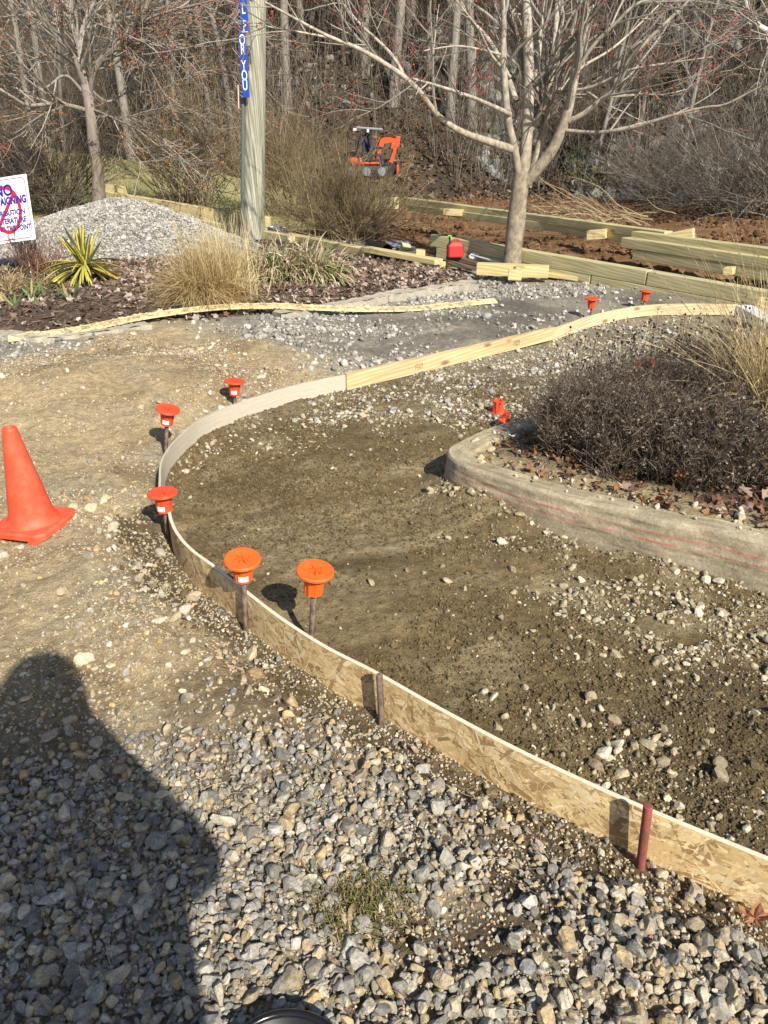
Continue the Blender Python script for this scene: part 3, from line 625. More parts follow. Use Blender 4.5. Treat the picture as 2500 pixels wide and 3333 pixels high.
p = osb_p; zb = gz(p[:, 0], p[:, 1], False); zb = np.minimum(-0.055, zb-0.0)-0.02; zb = np.full(len(p), -0.085)
pr, uv = strip(p, zb, ZT, 0.012, (0.66, 0.48, 0.25), (0.72, 0.62, 0.46))
osb = build('form_board', pr+strands(p, zb, ZT, 0.012, 4600), M_osb); recentre(osb)
tag(osb, 'long curved form board of strand board edging the foreground mud', 'form board', 'form boards')
# fibre cement siding strip
def fib_mat():
    m, n, b = mat('fibre_cement', 0.9, 0.2); v = coords(n, 'uv', (2.2, 26, 26)); f = noise(n, v, 3.0, 4, 0.55, 0.8)
    wv = nd(n, 'ShaderNodeTexWave', wave_type='BANDS', bands_direction='Y', Scale=2.2, Distortion=9, Detail=2.0); n.links.new(v, wv.inputs['Vector'])
    n.links.new(ramp(n, wv.outputs['Fac'], [(0.2, (0.48, 0.42, 0.32)), (0.8, (0.58, 0.52, 0.42))]), b.inputs['Base Color']); bump(n, b, wv.outputs['Fac'], 0.5, 0.0025); return m
pr, uv = strip(fib_p, np.linspace(-0.07, -0.05, len(fib_p)), ZT-0.002, 0.010, None, None)
o = build('form_board', pr, fib_mat(), uv=uv); recentre(o); tag(o, 'bent strip of grey grained siding between strand board and pine board', 'form board', 'form boards')
pr, uv = strip(pine_p, np.linspace(-0.035, -0.025, len(pine_p)), ZT+0.004, 0.036, None, None)
b2 = thing('form_board', 'straight yellow pine form board with two dark ink stamps', 'form board', (*pine_p[len(pine_p)//2], -0.03), 0, 'form boards')
off = np.array((*pine_p[len(pine_p)//2], -0.03))
build('plank', [(q[0]-off, q[1], q[2]) for q in pr], M_pine, b2, uv=uv)
M_ink = solid('stamp_ink', (0.13, 0.09, 0.05), 0.8)
pn, pt = normals2(pine_p)
for fr in (0.30, 0.78):
    i = int(fr*len(pine_p)); q = pine_p[i]; nn = -pn[i]; x_ = np.array((-pt[i][0], -pt[i][1], 0)); z_ = np.array((nn[0], nn[1], 0)); o_ = np.array((q[0]+nn[0]*0.0188, q[1]+nn[1]*0.0188, 0.02))
    fm = frame(o_-off, x_, z_)
    tp = []
    for ln, yy in (('S.NO.2', 0.012), ('KD-HT', -0.012)):
        t = text_part(ln, 0.024, ext=0.0003); t = (t[0]+np.array((0, yy, 0)), t[1]); tp.append(xf((t[0], t[1], None), fm))
    build('ink_stamp', tp, M_ink, b2)
pr, uv = strip(thin_p, np.linspace(-0.03, -0.03, len(thin_p)), ZT-0.001, 0.012, None, None)
o = build('form_board', pr, M_pine2, uv=uv); recentre(o); tag(o, 'thin pale bent plank at the far end of the forms', 'form board', 'form boards')
# loose strip lying on the drive
lp = resample([(*G(x, y)[:2], z) for x, y, z in [(30, 1117, 0.035), (260, 1096, 0.06), (490, 1060, 0.085), (705, 1038, 0.10), (900, 1034, 0.105), (1017, 1036, 0.095), (1234, 1028, 0.06), (1397, 1011, 0.03), (1560, 993, 0.03), (1614, 989, 0.03)]], step=0.03)
zg = gz(lp[:, 0], lp[:, 1]); nn, tt = normals2(lp[:, :2]); m = len(lp); A = np.column_stack([lp[:, :2]+nn*0.042, lp[:, 2]+0.016]); B = np.column_stack([lp[:, :2]-nn*0.042, lp[:, 2]-0.006]); dn = np.array((0, 0, 0.011))
V = np.concatenate([A, B, B-dn, A-dn]); i = np.arange(m-1); F = np.concatenate([np.stack([i+a*m, i+b*m, i+1+b*m, i+1+a*m], 1) for a, b in ((0, 1), (1, 2), (2, 3), (3, 0))])
sp = [(V, [F, np.array([[0, m, 2*m, 3*m], [m-1, 4*m-1, 3*m-1, 2*m-1]])], (0.68, 0.55, 0.30))]
for _ in range(700):
    k0 = rng.uniform(0.03, 0.97)*(m-1); ki = int(k0); c = A[ki]*0.5+B[ki]*0.5; wv = (A[ki]-B[ki]); tv = np.array((*tt[ki], 0)); a = rng.normal(0, 0.5); l_, w_ = rng.uniform(0.02, 0.06), rng.uniform(0.003, 0.012)
    u_ = np.cos(a)*tv+np.sin(a)*wv/np.linalg.norm(wv); v_ = -np.sin(a)*tv+np.cos(a)*wv/np.linalg.norm(wv); cc = c+wv*rng.uniform(-0.36, 0.36)+np.array((0, 0, 0.0012))
    sp.append((np.array([cc-u_*l_-v_*w_, cc+u_*l_-v_*w_, cc+u_*l_+v_*w_, cc-u_*l_+v_*w_]), np.array([[0, 1, 2, 3]]), np.array((0.68, 0.55, 0.30))*rng.uniform(0.7, 1.15)))
o = build('board_strip', sp, M_osb); recentre(o); tag(o, 'long loose strip of strand board lying on the drive by the left bed', 'board')

# ------------------------------------------------------------------ stakes and rebar caps
def cap_parts(col=None):
    flute = lambda i, a, r: r*(1+0.035*np.sign(np.cos(a*8))*(1 if 5 <= i <= 8 else 0))
    pr = [(0.0235, 0.086), (0.046, 0.088), (0.0565, 0.0885), (0.060, 0.085), (0.0605, 0.079), (0.056, 0.0755), (0.041, 0.073), (0.034, 0.062), (0.0315, 0.035), (0.0295, 0.0), (0.020, 0.0), (0.019, 0.05)]
    # a shallow fluted well in the middle of the top
    body = lathe(pr, 64, col, mod=lambda i, a, r: r*(1+0.04*np.sign(np.cos(a*8))) if 6 <= i <= 9 else r)
    well = lathe([(0.0235, 0.086), (0.022, 0.080), (0.0, 0.079)], 32, col)
    fins = []
    for q in range(8):
        a = q*PI/4; M = Matrix.Rotation(a, 4, 'Z')
        V = np.array([(0.004, -0.0012, 0.0872), (0.033, -0.0065, 0.0892), (0.033, 0.0065, 0.0892), (0.004, 0.0012, 0.0872), (0.004, -0.0012, 0.079), (0.033, -0.0065, 0.0865), (0.033, 0.0065, 0.0865), (0.004, 0.0012, 0.079)])
        F = np.array([[0, 1, 2, 3], [0, 4, 5, 1], [1, 5, 6, 2], [2, 6, 7, 3], [3, 7, 4, 0]]); fins.append(xf((V, F, col), M))
    return [body, well]+fins
def sticker_part():
    a = np.linspace(-0.5, 0.5, 9); V = np.concatenate([np.column_stack([0.0334*np.cos(a), 0.0334*np.sin(a), np.full(9, z)]) for z in (0.012, 0.034)])
    i = np.arange(8); return (V, np.stack([i, i+1, i+10, i+9], 1), None)
ME_cap = {}
def add_cap(parent, M, mt, sticker=None, name='safety_cap'):
    key = mt.name
    if key not in ME_cap:
        o = build(name, cap_parts(), mt, smooth=False); ME_cap[key] = o.data
        for pl in o.data.polygons: pl.use_smooth = True
        try: o.data.set_sharp_from_angle(angle=R_(32))
        except Exception: pass
    else:
        o = bpy.data.objects.new(name, ME_cap[key]); C.objects.link(o)
    if parent: o.parent = parent
    o.matrix_local = M
    if sticker is not None:
        if 'st' not in ME_cap:
            s = build('sticker', [sticker_part()], M_white); ME_cap['st'] = s.data
        else: s = bpy.data.objects.new('sticker', ME_cap['st']); C.objects.link(s)
        lv = (M.to_3x3().inverted()@Vector((0.15*(sticker+1.2), -1, 0))); s.parent = o; s.rotation_euler = (0, 0, math.atan2(lv.y, lv.x)+0.15*math.sin(sticker*40))
    return o
def stake(base, top, label, capmat=None, tilt=(0, 0), sticker=None, rmat=None, r=0.0095, spin=0.0):
    """base and top: pixels of the rod's foot and of the cap's underside (or the rod's head)"""
    b = G(base[0], base[1]); zg_ = float(gz(b[0], b[1])); b = G(base[0], base[1], zg_); t = at(top[0], top[1], b[1]); L = np.linalg.norm(t-b); d = Vector(t-b).normalized()
    root = thing('capped_stake' if capmat else 'form_stake', label, 'stake', b, 0, 'orange capped stakes along the forms' if capmat else 'bare steel stakes along the forms')
    q = d.to_track_quat('Z', 'Y').to_matrix().to_4x4()
    rod = lathe([(0.0, -0.12), (r*0.9, -0.09), (r, -0.05), (r, L*0.5), (r, L+(0.03 if capmat else -0.0015)), (r*0.86, L+(0.032 if capmat else 0.0)), (0.0, L+(0.032 if capmat else 0.0005))], 16)
    ro = build('rod', [rod], rmat or M_rust, root); ro.matrix_local = q
    for pl in ro.data.polygons: pl.use_smooth = True
    try: ro.data.set_sharp_from_angle(angle=R_(40))
    except Exception: pass
    if capmat: add_cap(root, Matrix.Translation(Vector(t-b))@q@Matrix.Rotation(R_(tilt[0]), 4, 'X')@Matrix.Rotation(R_(tilt[1]), 4, 'Y')@Matrix.Rotation(spin, 4, 'Z'), capmat, sticker)
    return root
stake((765, 1335), (763, 1285), 'orange capped stake behind the siding strip, farthest on the left curve', M_orange_dk, (3, 0), -1.2)
stake((540, 1486), (543, 1380), 'orange capped stake standing behind the tightest bend of the siding strip', M_orange_dk, (4, -6), -1.25)
stake((549, 1757), (537, 1664), 'red orange capped stake where strand board meets siding strip', M_orange_dk, (0, 0), -1.45, spin=0.2)
stake((801, 2052), (792, 1884), 'bright orange capped stake leaning against the outside of the strand board', M_orange, (2, -9), -0.9)
stake((1013, 2110), (1021, 1927), 'bright orange capped stake on the mud side of the strand board', M_orange, (2, -5), None, spin=0.3)
stake((1922, 1046), (1925, 1003), 'small orange capped stake behind the pale plank, left of the far pair', M_orange_dk, (0, 2))
stake((2088, 1026), (2098, 978), 'small orange capped stake in front of the pale plank, right of the far pair', M_orange_dk, (0, 3))
stake((1243, 2362), (1235, 2195), 'bare rusty steel stake against the middle of the strand board', None)
stake((2085, 2818), (2110, 2622), 'bare red painted steel stake at the near end of the strand board', None, rmat=M_redsteel, r=0.0105)
stake((1820, 1070), (1823, 1046), 'short rusty stake head behind the pine and pale plank joint', None, rmat=M_rust)
def loose_cap(px, rx, ry, rz, label, z=0.0, s=1.0):
    b = G(px[0], px[1]); zg_ = float(gz(b[0], b[1])); b = G(px[0], px[1], zg_+z); o = add_cap(None, Matrix.Translation(Vector(b))@Matrix.Rotation(rz, 4, 'Z')@Matrix.Rotation(R_(rx), 4, 'X')@Matrix.Rotation(R_(ry), 4, 'Y')@Matrix.Scale(s, 4), M_orange_dk, None, 'loose_cap')
    return tag(o, label, 'safety cap', 'loose orange safety caps on the ground')
loose_cap((1622, 1303), 184, 6, 0.3, 'orange cap lying upside down beside the left tip of the planter kerb', 0.088)
loose_cap((1652, 1345), 200, -12, 1.0, 'small orange cap tipped on the planter kerb top', 0.095, 0.62)
loose_cap((2080, 1180), 175, 15, 0.0, 'orange cap seen through the dark shrub, beyond it', 0.09)
loose_cap((2112, 1172), 150, 0, 1.5, 'orange cap leaning on another beyond the dark shrub', 0.10)
loose_cap((2172, 1305), 160, 20, 1.0, 'small orange cap half hidden among dark shrub stems', 0.16, 0.6)
loose_cap((2195, 1318), 190, 20, 2.0, 'smaller orange cap just right of another among dark stems', 0.16, 0.6)

# ------------------------------------------------------------------ traffic cone
cb = G(116, 1726); cb[2] = float(gz(cb[0], cb[1]))+0.004
cone = thing('traffic_cone', 'faded orange traffic cone standing on the tan dirt', 'traffic cone', cb, R_(-14))
cone.rotation_euler = (R_(1.5), R_(-1), R_(-14)); cone.scale = (0.84, 0.84, 0.95)
oc = []
for sx in (-1, 1):
    for sy in (-1, 1): oc += [(sx*0.125, sy*0.155), (sx*0.155, sy*0.125)]
M_cone = worn('faded_cone_rubber', (0.76, 0.085, 0.035), (0.62, 0.20, 0.12))
def prism(poly, z0, z1, col=None, inset=0.0):
    P0 = np.array(poly, float); c = P0.mean(0); m_ = len(P0); P1 = c+(P0-c)*(1-inset); V = np.concatenate([np.column_stack([P0, np.full(m_, z0)]), np.column_stack([P1, np.full(m_, z1)]), [[*c, z1]], [[*c, z0]]])
    i = np.arange(m_); j = (i+1) % m_
    return (V, [np.stack([i, j, j+m_, i+m_], 1), np.stack([i+m_, j+m_, np.full(m_, 2*m_)], 1), np.stack([j, i, np.full(m_, 2*m_+1)], 1)], col)
oct_ = [(0.125, 0.155), (-0.125, 0.155), (-0.155, 0.125), (-0.155, -0.125), (-0.125, -0.155), (0.125, -0.155), (0.155, -0.125), (0.155, 0.125)]
pb = [prism(oct_, 0.012, 0.032), prism(oct_, 0.032, 0.040, inset=0.05)]
for sx, sy in ((-1, -1), (-1, 1), (1, -1), (1, 1)): pb.append(box((sx*0.11, sy*0.145, 0.006), (0.06, 0.03, 0.014), bev=0.003))
build('base', pb, M_cone, cone)
body = lathe([(0.128, 0.0395), (0.118, 0.046), (0.108, 0.060), (0.100, 0.085), (0.064, 0.28), (0.034, 0.445), (0.032, 0.456), (0.029, 0.459), (0.022, 0.457), (0.021, 0.40), (0.0, 0.39)], 48)
bo = build('cone_body', [body], M_cone, cone)
for pl in bo.data.polygons: pl.use_smooth = True

# ------------------------------------------------------------------ planter island kerb
n_, t_ = normals2(isl_o); m = len(isl_o)
cen = np.array((2.0, 3.6)); sg = np.sign(((cen-isl_o)*n_).sum(1)); sg = np.sign(sg.sum()) or 1
nin = n_*sg; sK = np.concatenate([[0], np.cumsum(np.linalg.norm(np.diff(isl_o, axis=0), axis=1))])
prof = [(-0.03, -0.22), (-0.018, -0.09), (-0.012, -0.045), (-0.008, 0.0), (-0.004, 0.04), (0.0, ISL_Z-0.012), (0.010, ISL_Z), (0.06, ISL_Z-0.003), (0.115, ISL_Z-0.006), (0.128, ISL_Z-0.02), (0.13, -0.1)]
NS = 150; pa_ = np.array(prof); sa_ = np.concatenate([[0], np.cumsum(np.linalg.norm(np.diff(pa_, axis=0), axis=1))]); ua_ = np.linspace(0, sa_[-1], NS); px_ = np.stack([np.interp(ua_, sa_, pa_[:, q]) for q in (0, 1)], 1); k = len(px_); V = np.zeros((k, m, 3)); CC = np.zeros((k, m, 3))
for q, (o_, z_) in enumerate(px_):
    wob = 0.006*fbm(sK*3, np.full(m, z_*22), 1.0, 3, 101)+0.004*fbm(sK*26, np.full(m, z_*50), 1.0, 3, 103)
    edge = 0.008*np.maximum(0, fbm(sK*6, np.zeros(m), 1, 3, 104))*(abs(z_-ISL_Z) < 0.02)
    V[q, :, :2] = isl_o+nin*(o_+wob)[:, None]; V[q, :, 2] = z_-edge+0.012*np.sin(sK*0.9)*0
    base = np.array((0.40, 0.34, 0.245)); cc = np.tile(base, (m, 1))
    top = (o_ > 0.012) & (z_ > ISL_Z-0.03)
    if top: cc = cc*0+np.array((0.46, 0.39, 0.27))*(0.85+0.35*fbm(sK*7, np.full(m, o_*40), 1, 3, 105))[:, None]
    else:
        st_ = 0.25*fbm(sK*2.2, np.full(m, z_*10), 1.0, 3, 107); cc = cc*(1+0.35*st_)[:, None]
        cc = cc*(1-0.35*np.clip((0.02-z_)/0.1, 0, 1)); 
        cc = np.where((0*np.clip(fbm(sK*3.5, np.full(m, z_*26), 1, 4, 109), 0, 1) > 0.3)[:, None] & (z_ > 0.03), cc*1.3, cc)
        for z0, wd, a0 in ((-0.010+0*sK, 0.0034, 0.68), (0.024-0.016*sstep(1.6, 2.6, sK)+0.0, 0.0038, 0.6)):
            z0 = z0+0.012*np.sin(sK*1.1+0.4); redm = np.exp(-((z_-z0)/wd)**2)*a0*np.clip(0.8+1.0*fbm(sK*9, np.full(m, z_*50), 1, 3, 110), 0, 1)
            cc = cc*(1-redm[:, None])+np.array((0.50, 0.035, 0.04))*redm[:, None]
    CC[q] = np.clip(cc, 0.02, 0.8)
i, j = np.meshgrid(np.arange(k-1), np.arange(m-1), indexing='ij'); F = np.stack([i*m+j, i*m+j+1, (i+1)*m+j+1, (i+1)*m+j], -1).reshape(-1, 4)
if sg < 0: F = F[:, ::-1]
kerb = build('planter_kerb', [(V.reshape(-1, 3), F, CC.reshape(-1, 3))], M_conc, smooth=True); recentre(kerb)
tag(kerb, 'curved concrete planter kerb with two red sprayed lines', 'kerb')
# stones and dirt lying on the kerb top and bed edge
parts = []
di_ = lambda X, Y: dseg(isl_path, X, Y)
X, Y = sample(9000, 0.2, 4, 1.8, 5, lambda X, Y: pip(isl_poly, X, Y)*np.where(di_(X, Y) < 0.04, 0.03, np.exp(-((di_(X, Y)-0.16)/0.10)**2)*0.55)); n = len(X); ss_ = np.clip(rng.lognormal(math.log(0.020), 0.5, n), 0.006, 0.06)
loc = np.stack([X, Y, np.where(di_(X, Y) < 0.13, ISL_Z-0.004, gz(X, Y))+ss_*0.15], 1); sc = np.stack([ss_*0.6, ss_*0.45, ss_*0.35], 1)
parts += inst(ST_MID, loc, flatrot(n, 0.5), sc, pick(np.concatenate([TAN[:4], PALE[:2]]), n)*0.9)
tag(build('kerb_stones', parts, M_stone), kind='stuff', label='stones and grit along the inner edge of the planter kerb', cat='stones')

# ------------------------------------------------------------------ left bed kerb
def kerb_run(px, w_, h_, label, z0=0.0, Yo=None):
    p = resample([G(x, y, z0+h_)[:2] for x, y in px], step=0.05); pr, uv = strip(p, z0-0.1, z0+h_, w_, (0.40, 0.37, 0.31), (0.42, 0.38, 0.31))
    for q in range(len(pr)):
        V_, F_, c_ = pr[q]; V_ = V_+0.006*rng.normal(size=V_.shape); pr[q] = (V_, F_, np.clip(np.array(c_)*(1+0.25*fbm(V_[:, 0]*3, V_[:, 1]*3, 1, 3, 111))[:, None], 0.05, 0.7))
    o = build('bed_kerb', pr, M_conc); recentre(o); return tag(o, label, 'kerb', 'concrete kerbs round the left bed')
kerb_run([(-400, 1062), (0, 1082), (100, 1088), (200, 1086), (336, 1070), (480, 1052)], 0.16, 0.05, 'pale concrete kerb at the near left of the mulched bed')
kerb_run([(900, 1018), (1040, 998), (1180, 972), (1288, 950), (1400, 936), (1500, 920), (1552, 917)], 0.14, 0.075, 'low broken concrete kerb edging the bed below the lumber line')
kerb_run([(-200, 885), (0, 878), (200, 868), (325, 858), (460, 840), (600, 822), (690, 800)], 0.12, 0.08, 'straight concrete kerb at the front foot of the gravel pile')
kerb_run([(60, 664), (110, 666), (200, 686), (280, 700)], 0.25, 0.1, 'short concrete kerb behind the gravel pile beside the sign')

# ------------------------------------------------------------------ timbers
def beam(parent, a, b, w_, h_, mt, name='timber', top=None, jitter=0.0):
    """a, b: world points of the front top edge; the body lies behind (away from camera) and below"""
    a = np.array(a, float); b = np.array(b, float); d = b-a; L = np.linalg.norm(d); x = Vector(d/L); nrm = Vector((-x.y, x.x, 0)).normalized()
    if nrm.y < 0: nrm = -nrm
    z = x.cross(nrm) if x.cross(nrm).z > 0 else -x.cross(nrm); y = z.cross(x)
    c = Vector((a+b)/2)+nrm*(w_/2)-z*(h_/2); M = frame(c, x, z)
    p = box((0, 0, 0), (L, w_, h_), bev=min(0.006, h_*0.12)); o = build(name, [p], mt)
    if parent: o.parent = parent; o.matrix_local = Matrix.Translation(-Vector(parent.location))@M
    else: o.matrix_world = M
    return o
def wall(name, label, rows, w_=0.14, h_=0.139, mt=None, base=None):
    r = thing(name, label, 'timber wall', base if base is not None else rows[0][0][0])
    for q, (row, hh) in enumerate(rows):
        for a, b in zip(row[:-1], row[1:]):
            beam(r, np.array(a)+np.array((0, 0, -hh*h_/0.139)), np.array(b)+np.array((0, 0, -hh*h_/0.139)), w_, h_, mt or M_treated)
    return r
# near wall: two courses, joints staggered
def w1pt(f, z):  # f along the base line
    a = w1[0]; b = w1[5]; q = a+(b-a)*f; return (q[0], q[1], z-0.14*f)
w1_top = 0.30
wall('timber_wall', 'near long green treated timber wall running behind the maple trunk', [([w1pt(0.0, w1_top+0.02), w1pt(0.36, w1_top+0.005), w1pt(0.585, w1_top-0.005)], 0.0), ([w1pt(0.588, w1_top-0.006), w1pt(1.0, w1_top-0.03)], 0.0), ([w1pt(0.02, w1_top+0.02), w1pt(0.46, w1_top)], 0.142), ([w1pt(0.463, w1_top), w1pt(1.0, w1_top-0.03)], 0.142)], base=w1pt(0, 0))
# far wall
YA, YB = 15.8, 10.7
def wl(pxs):
    return [at(x, y, Y) for x, y, Y in pxs]
ra = wl([(1313, 643, 13.9), (1600, 681, 12.1), (1817, 706, 10.9), (2061, 741, 9.75), (2164, 754, 9.35)])
wall('timber_wall', 'far left low timber wall with a short return behind the brown bush', [([ra[0], ra[1]], 0), ([ra[1], ra[3]], 0), ([ra[3], ra[4]], 0), ([ra[0], ra[2]], 0.142), ([ra[2], ra[4]], 0.142), ([at(1180, 648, 14.4), ra[0]+np.array((-0.16, 0.05, 0))], 0), ([at(1180, 648, 14.4), ra[0]+np.array((-0.16, 0.05, 0))], 0.142)], h_=0.095, base=ra[0]-np.array((0, 0, 0.3)))
rb = wl([(2056, 753, 9.15), (2270, 780, 8.45), (2500, 811, 7.75), (2900, 860, 6.85)]); rc = wl([(2023, 773, 9.1), (2250, 806, 8.4), (2500, 840, 7.68), (2900, 895, 6.78)])
wall('timber_wall', 'right hand timber wall of three stepped courses on the dirt terrace', [([rb[0], rb[1], rb[3]], 0), ([rc[0], rc[2]], 0.0), ([rc[2], rc[3]], 0), ([rc[0]+(rc[1]-rc[0])*0.2, rc[3]], 0.142)], h_=0.105, base=rc[0]-np.array((0, 0, 0.3)))
# left timbers behind the pile
la = [at(300, 617, 15.2), at(560, 655, 14.0), at(860, 708, 12.6)]
wall('timber_edging', 'yellow timber edging running down behind the gravel pile to the pole', [([la[0], la[2]], 0), ([la[0], la[1]], 0.142), ([la[1], la[2]], 0.142)], h_=0.19, mt=M_fresh, base=la[0]-np.array((0, 0, 0.28)))
o = beam(None, at(326, 597, 15.1), at(398, 606, 14.9), 0.14, 0.2, M_treated, 'timber_block'); tag(o, 'short timber block standing on the far end of the left edging', 'timber')
o = beam(None, G(640, 716, 0.24), G(935, 766, 0.22), 0.14, 0.14, M_treated, 'timber'); tag(o, 'long green timber lying lower, passing behind the pole foot', 'timber')
o = beam(None, G(925, 760, 0.21), G(1182, 810, 0.20), 0.14, 0.09, M_fresh, 'timber'); tag(o, 'orange tinted pine plank lying along the back of the bed', 'timber')
o = beam(None, G(1176, 804, 0.22), G(1415, 846, 0.18), 0.15, 0.06, M_fresh, 'timber'); tag(o, 'pale sawn plank on bearers at the right end of the bed', 'timber')
o = beam(None, G(1345, 852, 0.13), G(1412, 861, 0.12), 0.3, 0.06, M_fresh, 'timber_block'); tag(o, 'small pale bearer under the right end of the sawn plank', 'timber')
# sawn timber with green end in front of the maple
st = thing('timber', 'pale sawn timber with a green sealed end in front of the maple', 'timber', G(1670, 895))
a = at(1552, 858, 8.95); b = at(1788, 868, 8.8); bo_ = beam(st, a, b, 0.14, 0.125, M_fresh, 'beam')
dv = (b-a)/np.linalg.norm(b-a); ge = build('sealed_end', [box((0, 0, 0), (0.006, 0.139, 0.124))], solid('green_end_sealer', (0.16, 0.22, 0.10), 0.8)); ge.parent = st
M = bo_.matrix_local.copy(); ge.matrix_local = M@Matrix.Translation((-(np.linalg.norm(b-a)/2+0.004) if (M.to_3x3()@Vector((1, 0, 0))).x > 0 else (np.linalg.norm(b-a)/2+0.004), 0, 0))
o = beam(None, at(1656, 878, 8.66), at(1700, 880, 8.64), 0.10, 0.11, M_fresh, 'timber_block'); tag(o, 'small square block in front of the green ended timber', 'timber')
o = beam(None, at(1679, 864, 8.79), at(1708, 866, 8.77), 0.06, 0.13, M_treated, 'timber_block'); tag(o, 'upright greenish offcut leaning on the green ended timber', 'timber')
o = beam(None, at(1775, 888, 9.0), at(1906, 905, 8.75), 0.1, 0.045, M_fresh, 'timber'); tag(o, 'thin pinkish plank lying right of the green ended timber', 'timber')
for (x0, y0, x1, y1, Y0, Y1, h_, lab) in ((1443, 679, 1502, 684, 12.6, 12.5, 0.09, 'pale timber block against the far wall, left of the maple'), (1909, 752, 1970, 747, 10.1, 10.0, 0.11, 'pale timber block against the far wall, right of the maple'), (2354, 872, 2384, 872, 7.8, 7.75, 0.07, 'small pale block in the dirt at the foot of the stepped wall')):
    o = beam(None, at(x0, y0, Y0), at(x1, y1, Y1), 0.14, h_, M_fresh, 'timber_block'); tag(o, lab, 'timber')
o = beam(None, at(2130, 770, 9.35), at(2254, 744, 9.15), 0.14, 0.13, M_fresh, 'timber'); tag(o, 'short pale timber propped askew on top of the stepped wall', 'timber')
o = beam(None, at(2468, 975, 6.75), at(2640, 990, 6.6), 0.14, 0.12, M_fresh, 'timber_block'); tag(o, 'pale timber block at the right edge below the near wall', 'timber')
# white painted board lying at the end of the forms
a = at(2395, 992, 6.55); b = at(2520, 1062, 5.9)
o = beam(None, a, b, 0.14, 0.09, flatmat('white_paint', (0.70, 0.70, 0.70), 0.6), 'painted_board'); tag(o, 'white painted board tilted across the far end of the forms', 'board')

# ------------------------------------------------------------------ fuel can and clutter
fc = at(1481, 836, 9.85)
can = thing('fuel_can', 'red plastic fuel can with a green and black spout by the timber wall', 'fuel can', fc, 0.2); can.scale = (0.78, 0.78, 0.78)
M_red = solid('red_plastic', (0.48, 0.03, 0.022), 0.55)
bm = bmesh.new(); bmesh.ops.create_cube(bm, size=1)
for v in bm.verts:
    v.co.x *= 0.245; v.co.y *= 0.16; v.co.z = (v.co.z+0.5)*0.17
top = max(bm.faces, key=lambda f: f.calc_center_median().z); r = bmesh.ops.extrude_face_region(bm, geom=[top]); vs = [e for e in r['geom'] if isinstance(e, bmesh.types.BMVert)]
for v in vs: v.co.z += 0.055; v.co.x = v.co.x*0.55-0.01; v.co.y *= 0.6
bmesh.ops.bevel(bm, geom=bm.edges[:], offset=0.012, segments=3, affect='EDGES'); me = bpy.data.meshes.new('body'); bm.to_mesh(me); bm.free(); me.materials.append(M_red)
for pl in me.polygons: pl.use_smooth = True
me.set_sharp_from_angle(angle=R_(28))
o = bpy.data.objects.new('body', me); C.objects.link(o); o.parent = can
hp = resample([(-0.02, 0, 0.20), (-0.035, 0, 0.245), (0.0, 0, 0.262), (0.05, 0, 0.25), (0.085, 0, 0.19), (0.09, 0, 0.15)], 18)
build('handle', [tubes(hp[None], np.full((1, 18), 0.014), 10)], M_red, can, smooth=True)
s1 = build('spout', [lathe([(0.026, 0.0), (0.028, 0.03), (0.024, 0.035), (0.017, 0.04), (0.016, 0.12), (0.0, 0.121)], 20)], M_black, can, smooth=True); s1.location = (-0.075, 0, 0.195); s1.rotation_euler = (0, R_(-14), 0)
s2 = build('trigger', [box((0.022, 0, 0.085), (0.03, 0.024, 0.07), bev=0.005), box((0.0, 0, 0.125), (0.05, 0.03, 0.02), bev=0.005)], solid('green_plastic', (0.16, 0.50, 0.04), 0.4), s1)
def plank(px0, px1, Y0, Y1, w_, h_, mt, label, name='plank'):
    o = beam(None, at(*px0, Y0), at(*px1, Y1), w_, h_, mt, name); return tag(o, label, 'plank')
plank((1452, 832), (1552, 851), 10.0, 9.7, 0.09, 0.05, M_oldwood, 'dark brown plank lying in front of the red fuel can')
plank((1455, 852), (1535, 872), 9.75, 9.5, 0.09, 0.04, M_oldwood, 'weathered grey plank lying below the dark brown plank')
plank((1410, 848), (1462, 856), 10.1, 9.9, 0.06, 0.04, M_fresh, 'short orange plank between the sawn plank and the fuel can')
plank((1466, 850), (1560, 874), 9.6, 9.35, 0.05, 0.035, M_oldwood, 'thin grey batten lying nearest the bed by the fuel can')
pv = np.array([at(1535, 830, 9.8), at(1630, 856, 9.4)]); pv = resample(pv, 6)
o = build('pipe', [tubes(pv[None], np.full((1, 6), 0.012), 10)], solid('grey_pvc', (0.55, 0.54, 0.52), 0.5), smooth=True); recentre(o); tag(o, 'thin grey pipe slanting across the clutter beside the maple', 'pipe')
def crumple(c, r, squash, seed, amp=0.5):
    V, F = ico(4); nz = fbm(V[:, 0]*3+seed, V[:, 1]*3+V[:, 2]*2.3, 1, 4, seed); V = V*(1+amp*nz)[:, None]*np.array((r, r*0.8, r*squash)); return (V+np.array(c), F, None)
M_film = flatmat('plastic_film', (0.22, 0.245, 0.27), 0.3, 0.6, 20, 0.4, 1.3)
c = at(1545, 842, 9.9); o = build('plastic_bag', [crumple(c+np.array((0, 0, 0.02)), 0.07, 0.6, 3)], solid('white_film', (0.6, 0.62, 0.64), 0.35)); recentre(o); tag(o, 'crumpled white plastic bag between the fuel can and the maple', 'plastic bag')
c = at(1290, 800, 11.3); o = build('plastic_sheet', [crumple(c, 0.22, 0.22, 5, 0.8)], M_film); recentre(o); tag(o, 'crumpled clear plastic sheet behind the wood offcuts', 'plastic sheet')
c = at(905, 745, 12.6); o = build('plastic_sheet', [crumple(c, 0.16, 0.3, 7, 0.8)], M_film); recentre(o); tag(o, 'crumpled grey plastic sheet just right of the pole foot', 'plastic sheet')
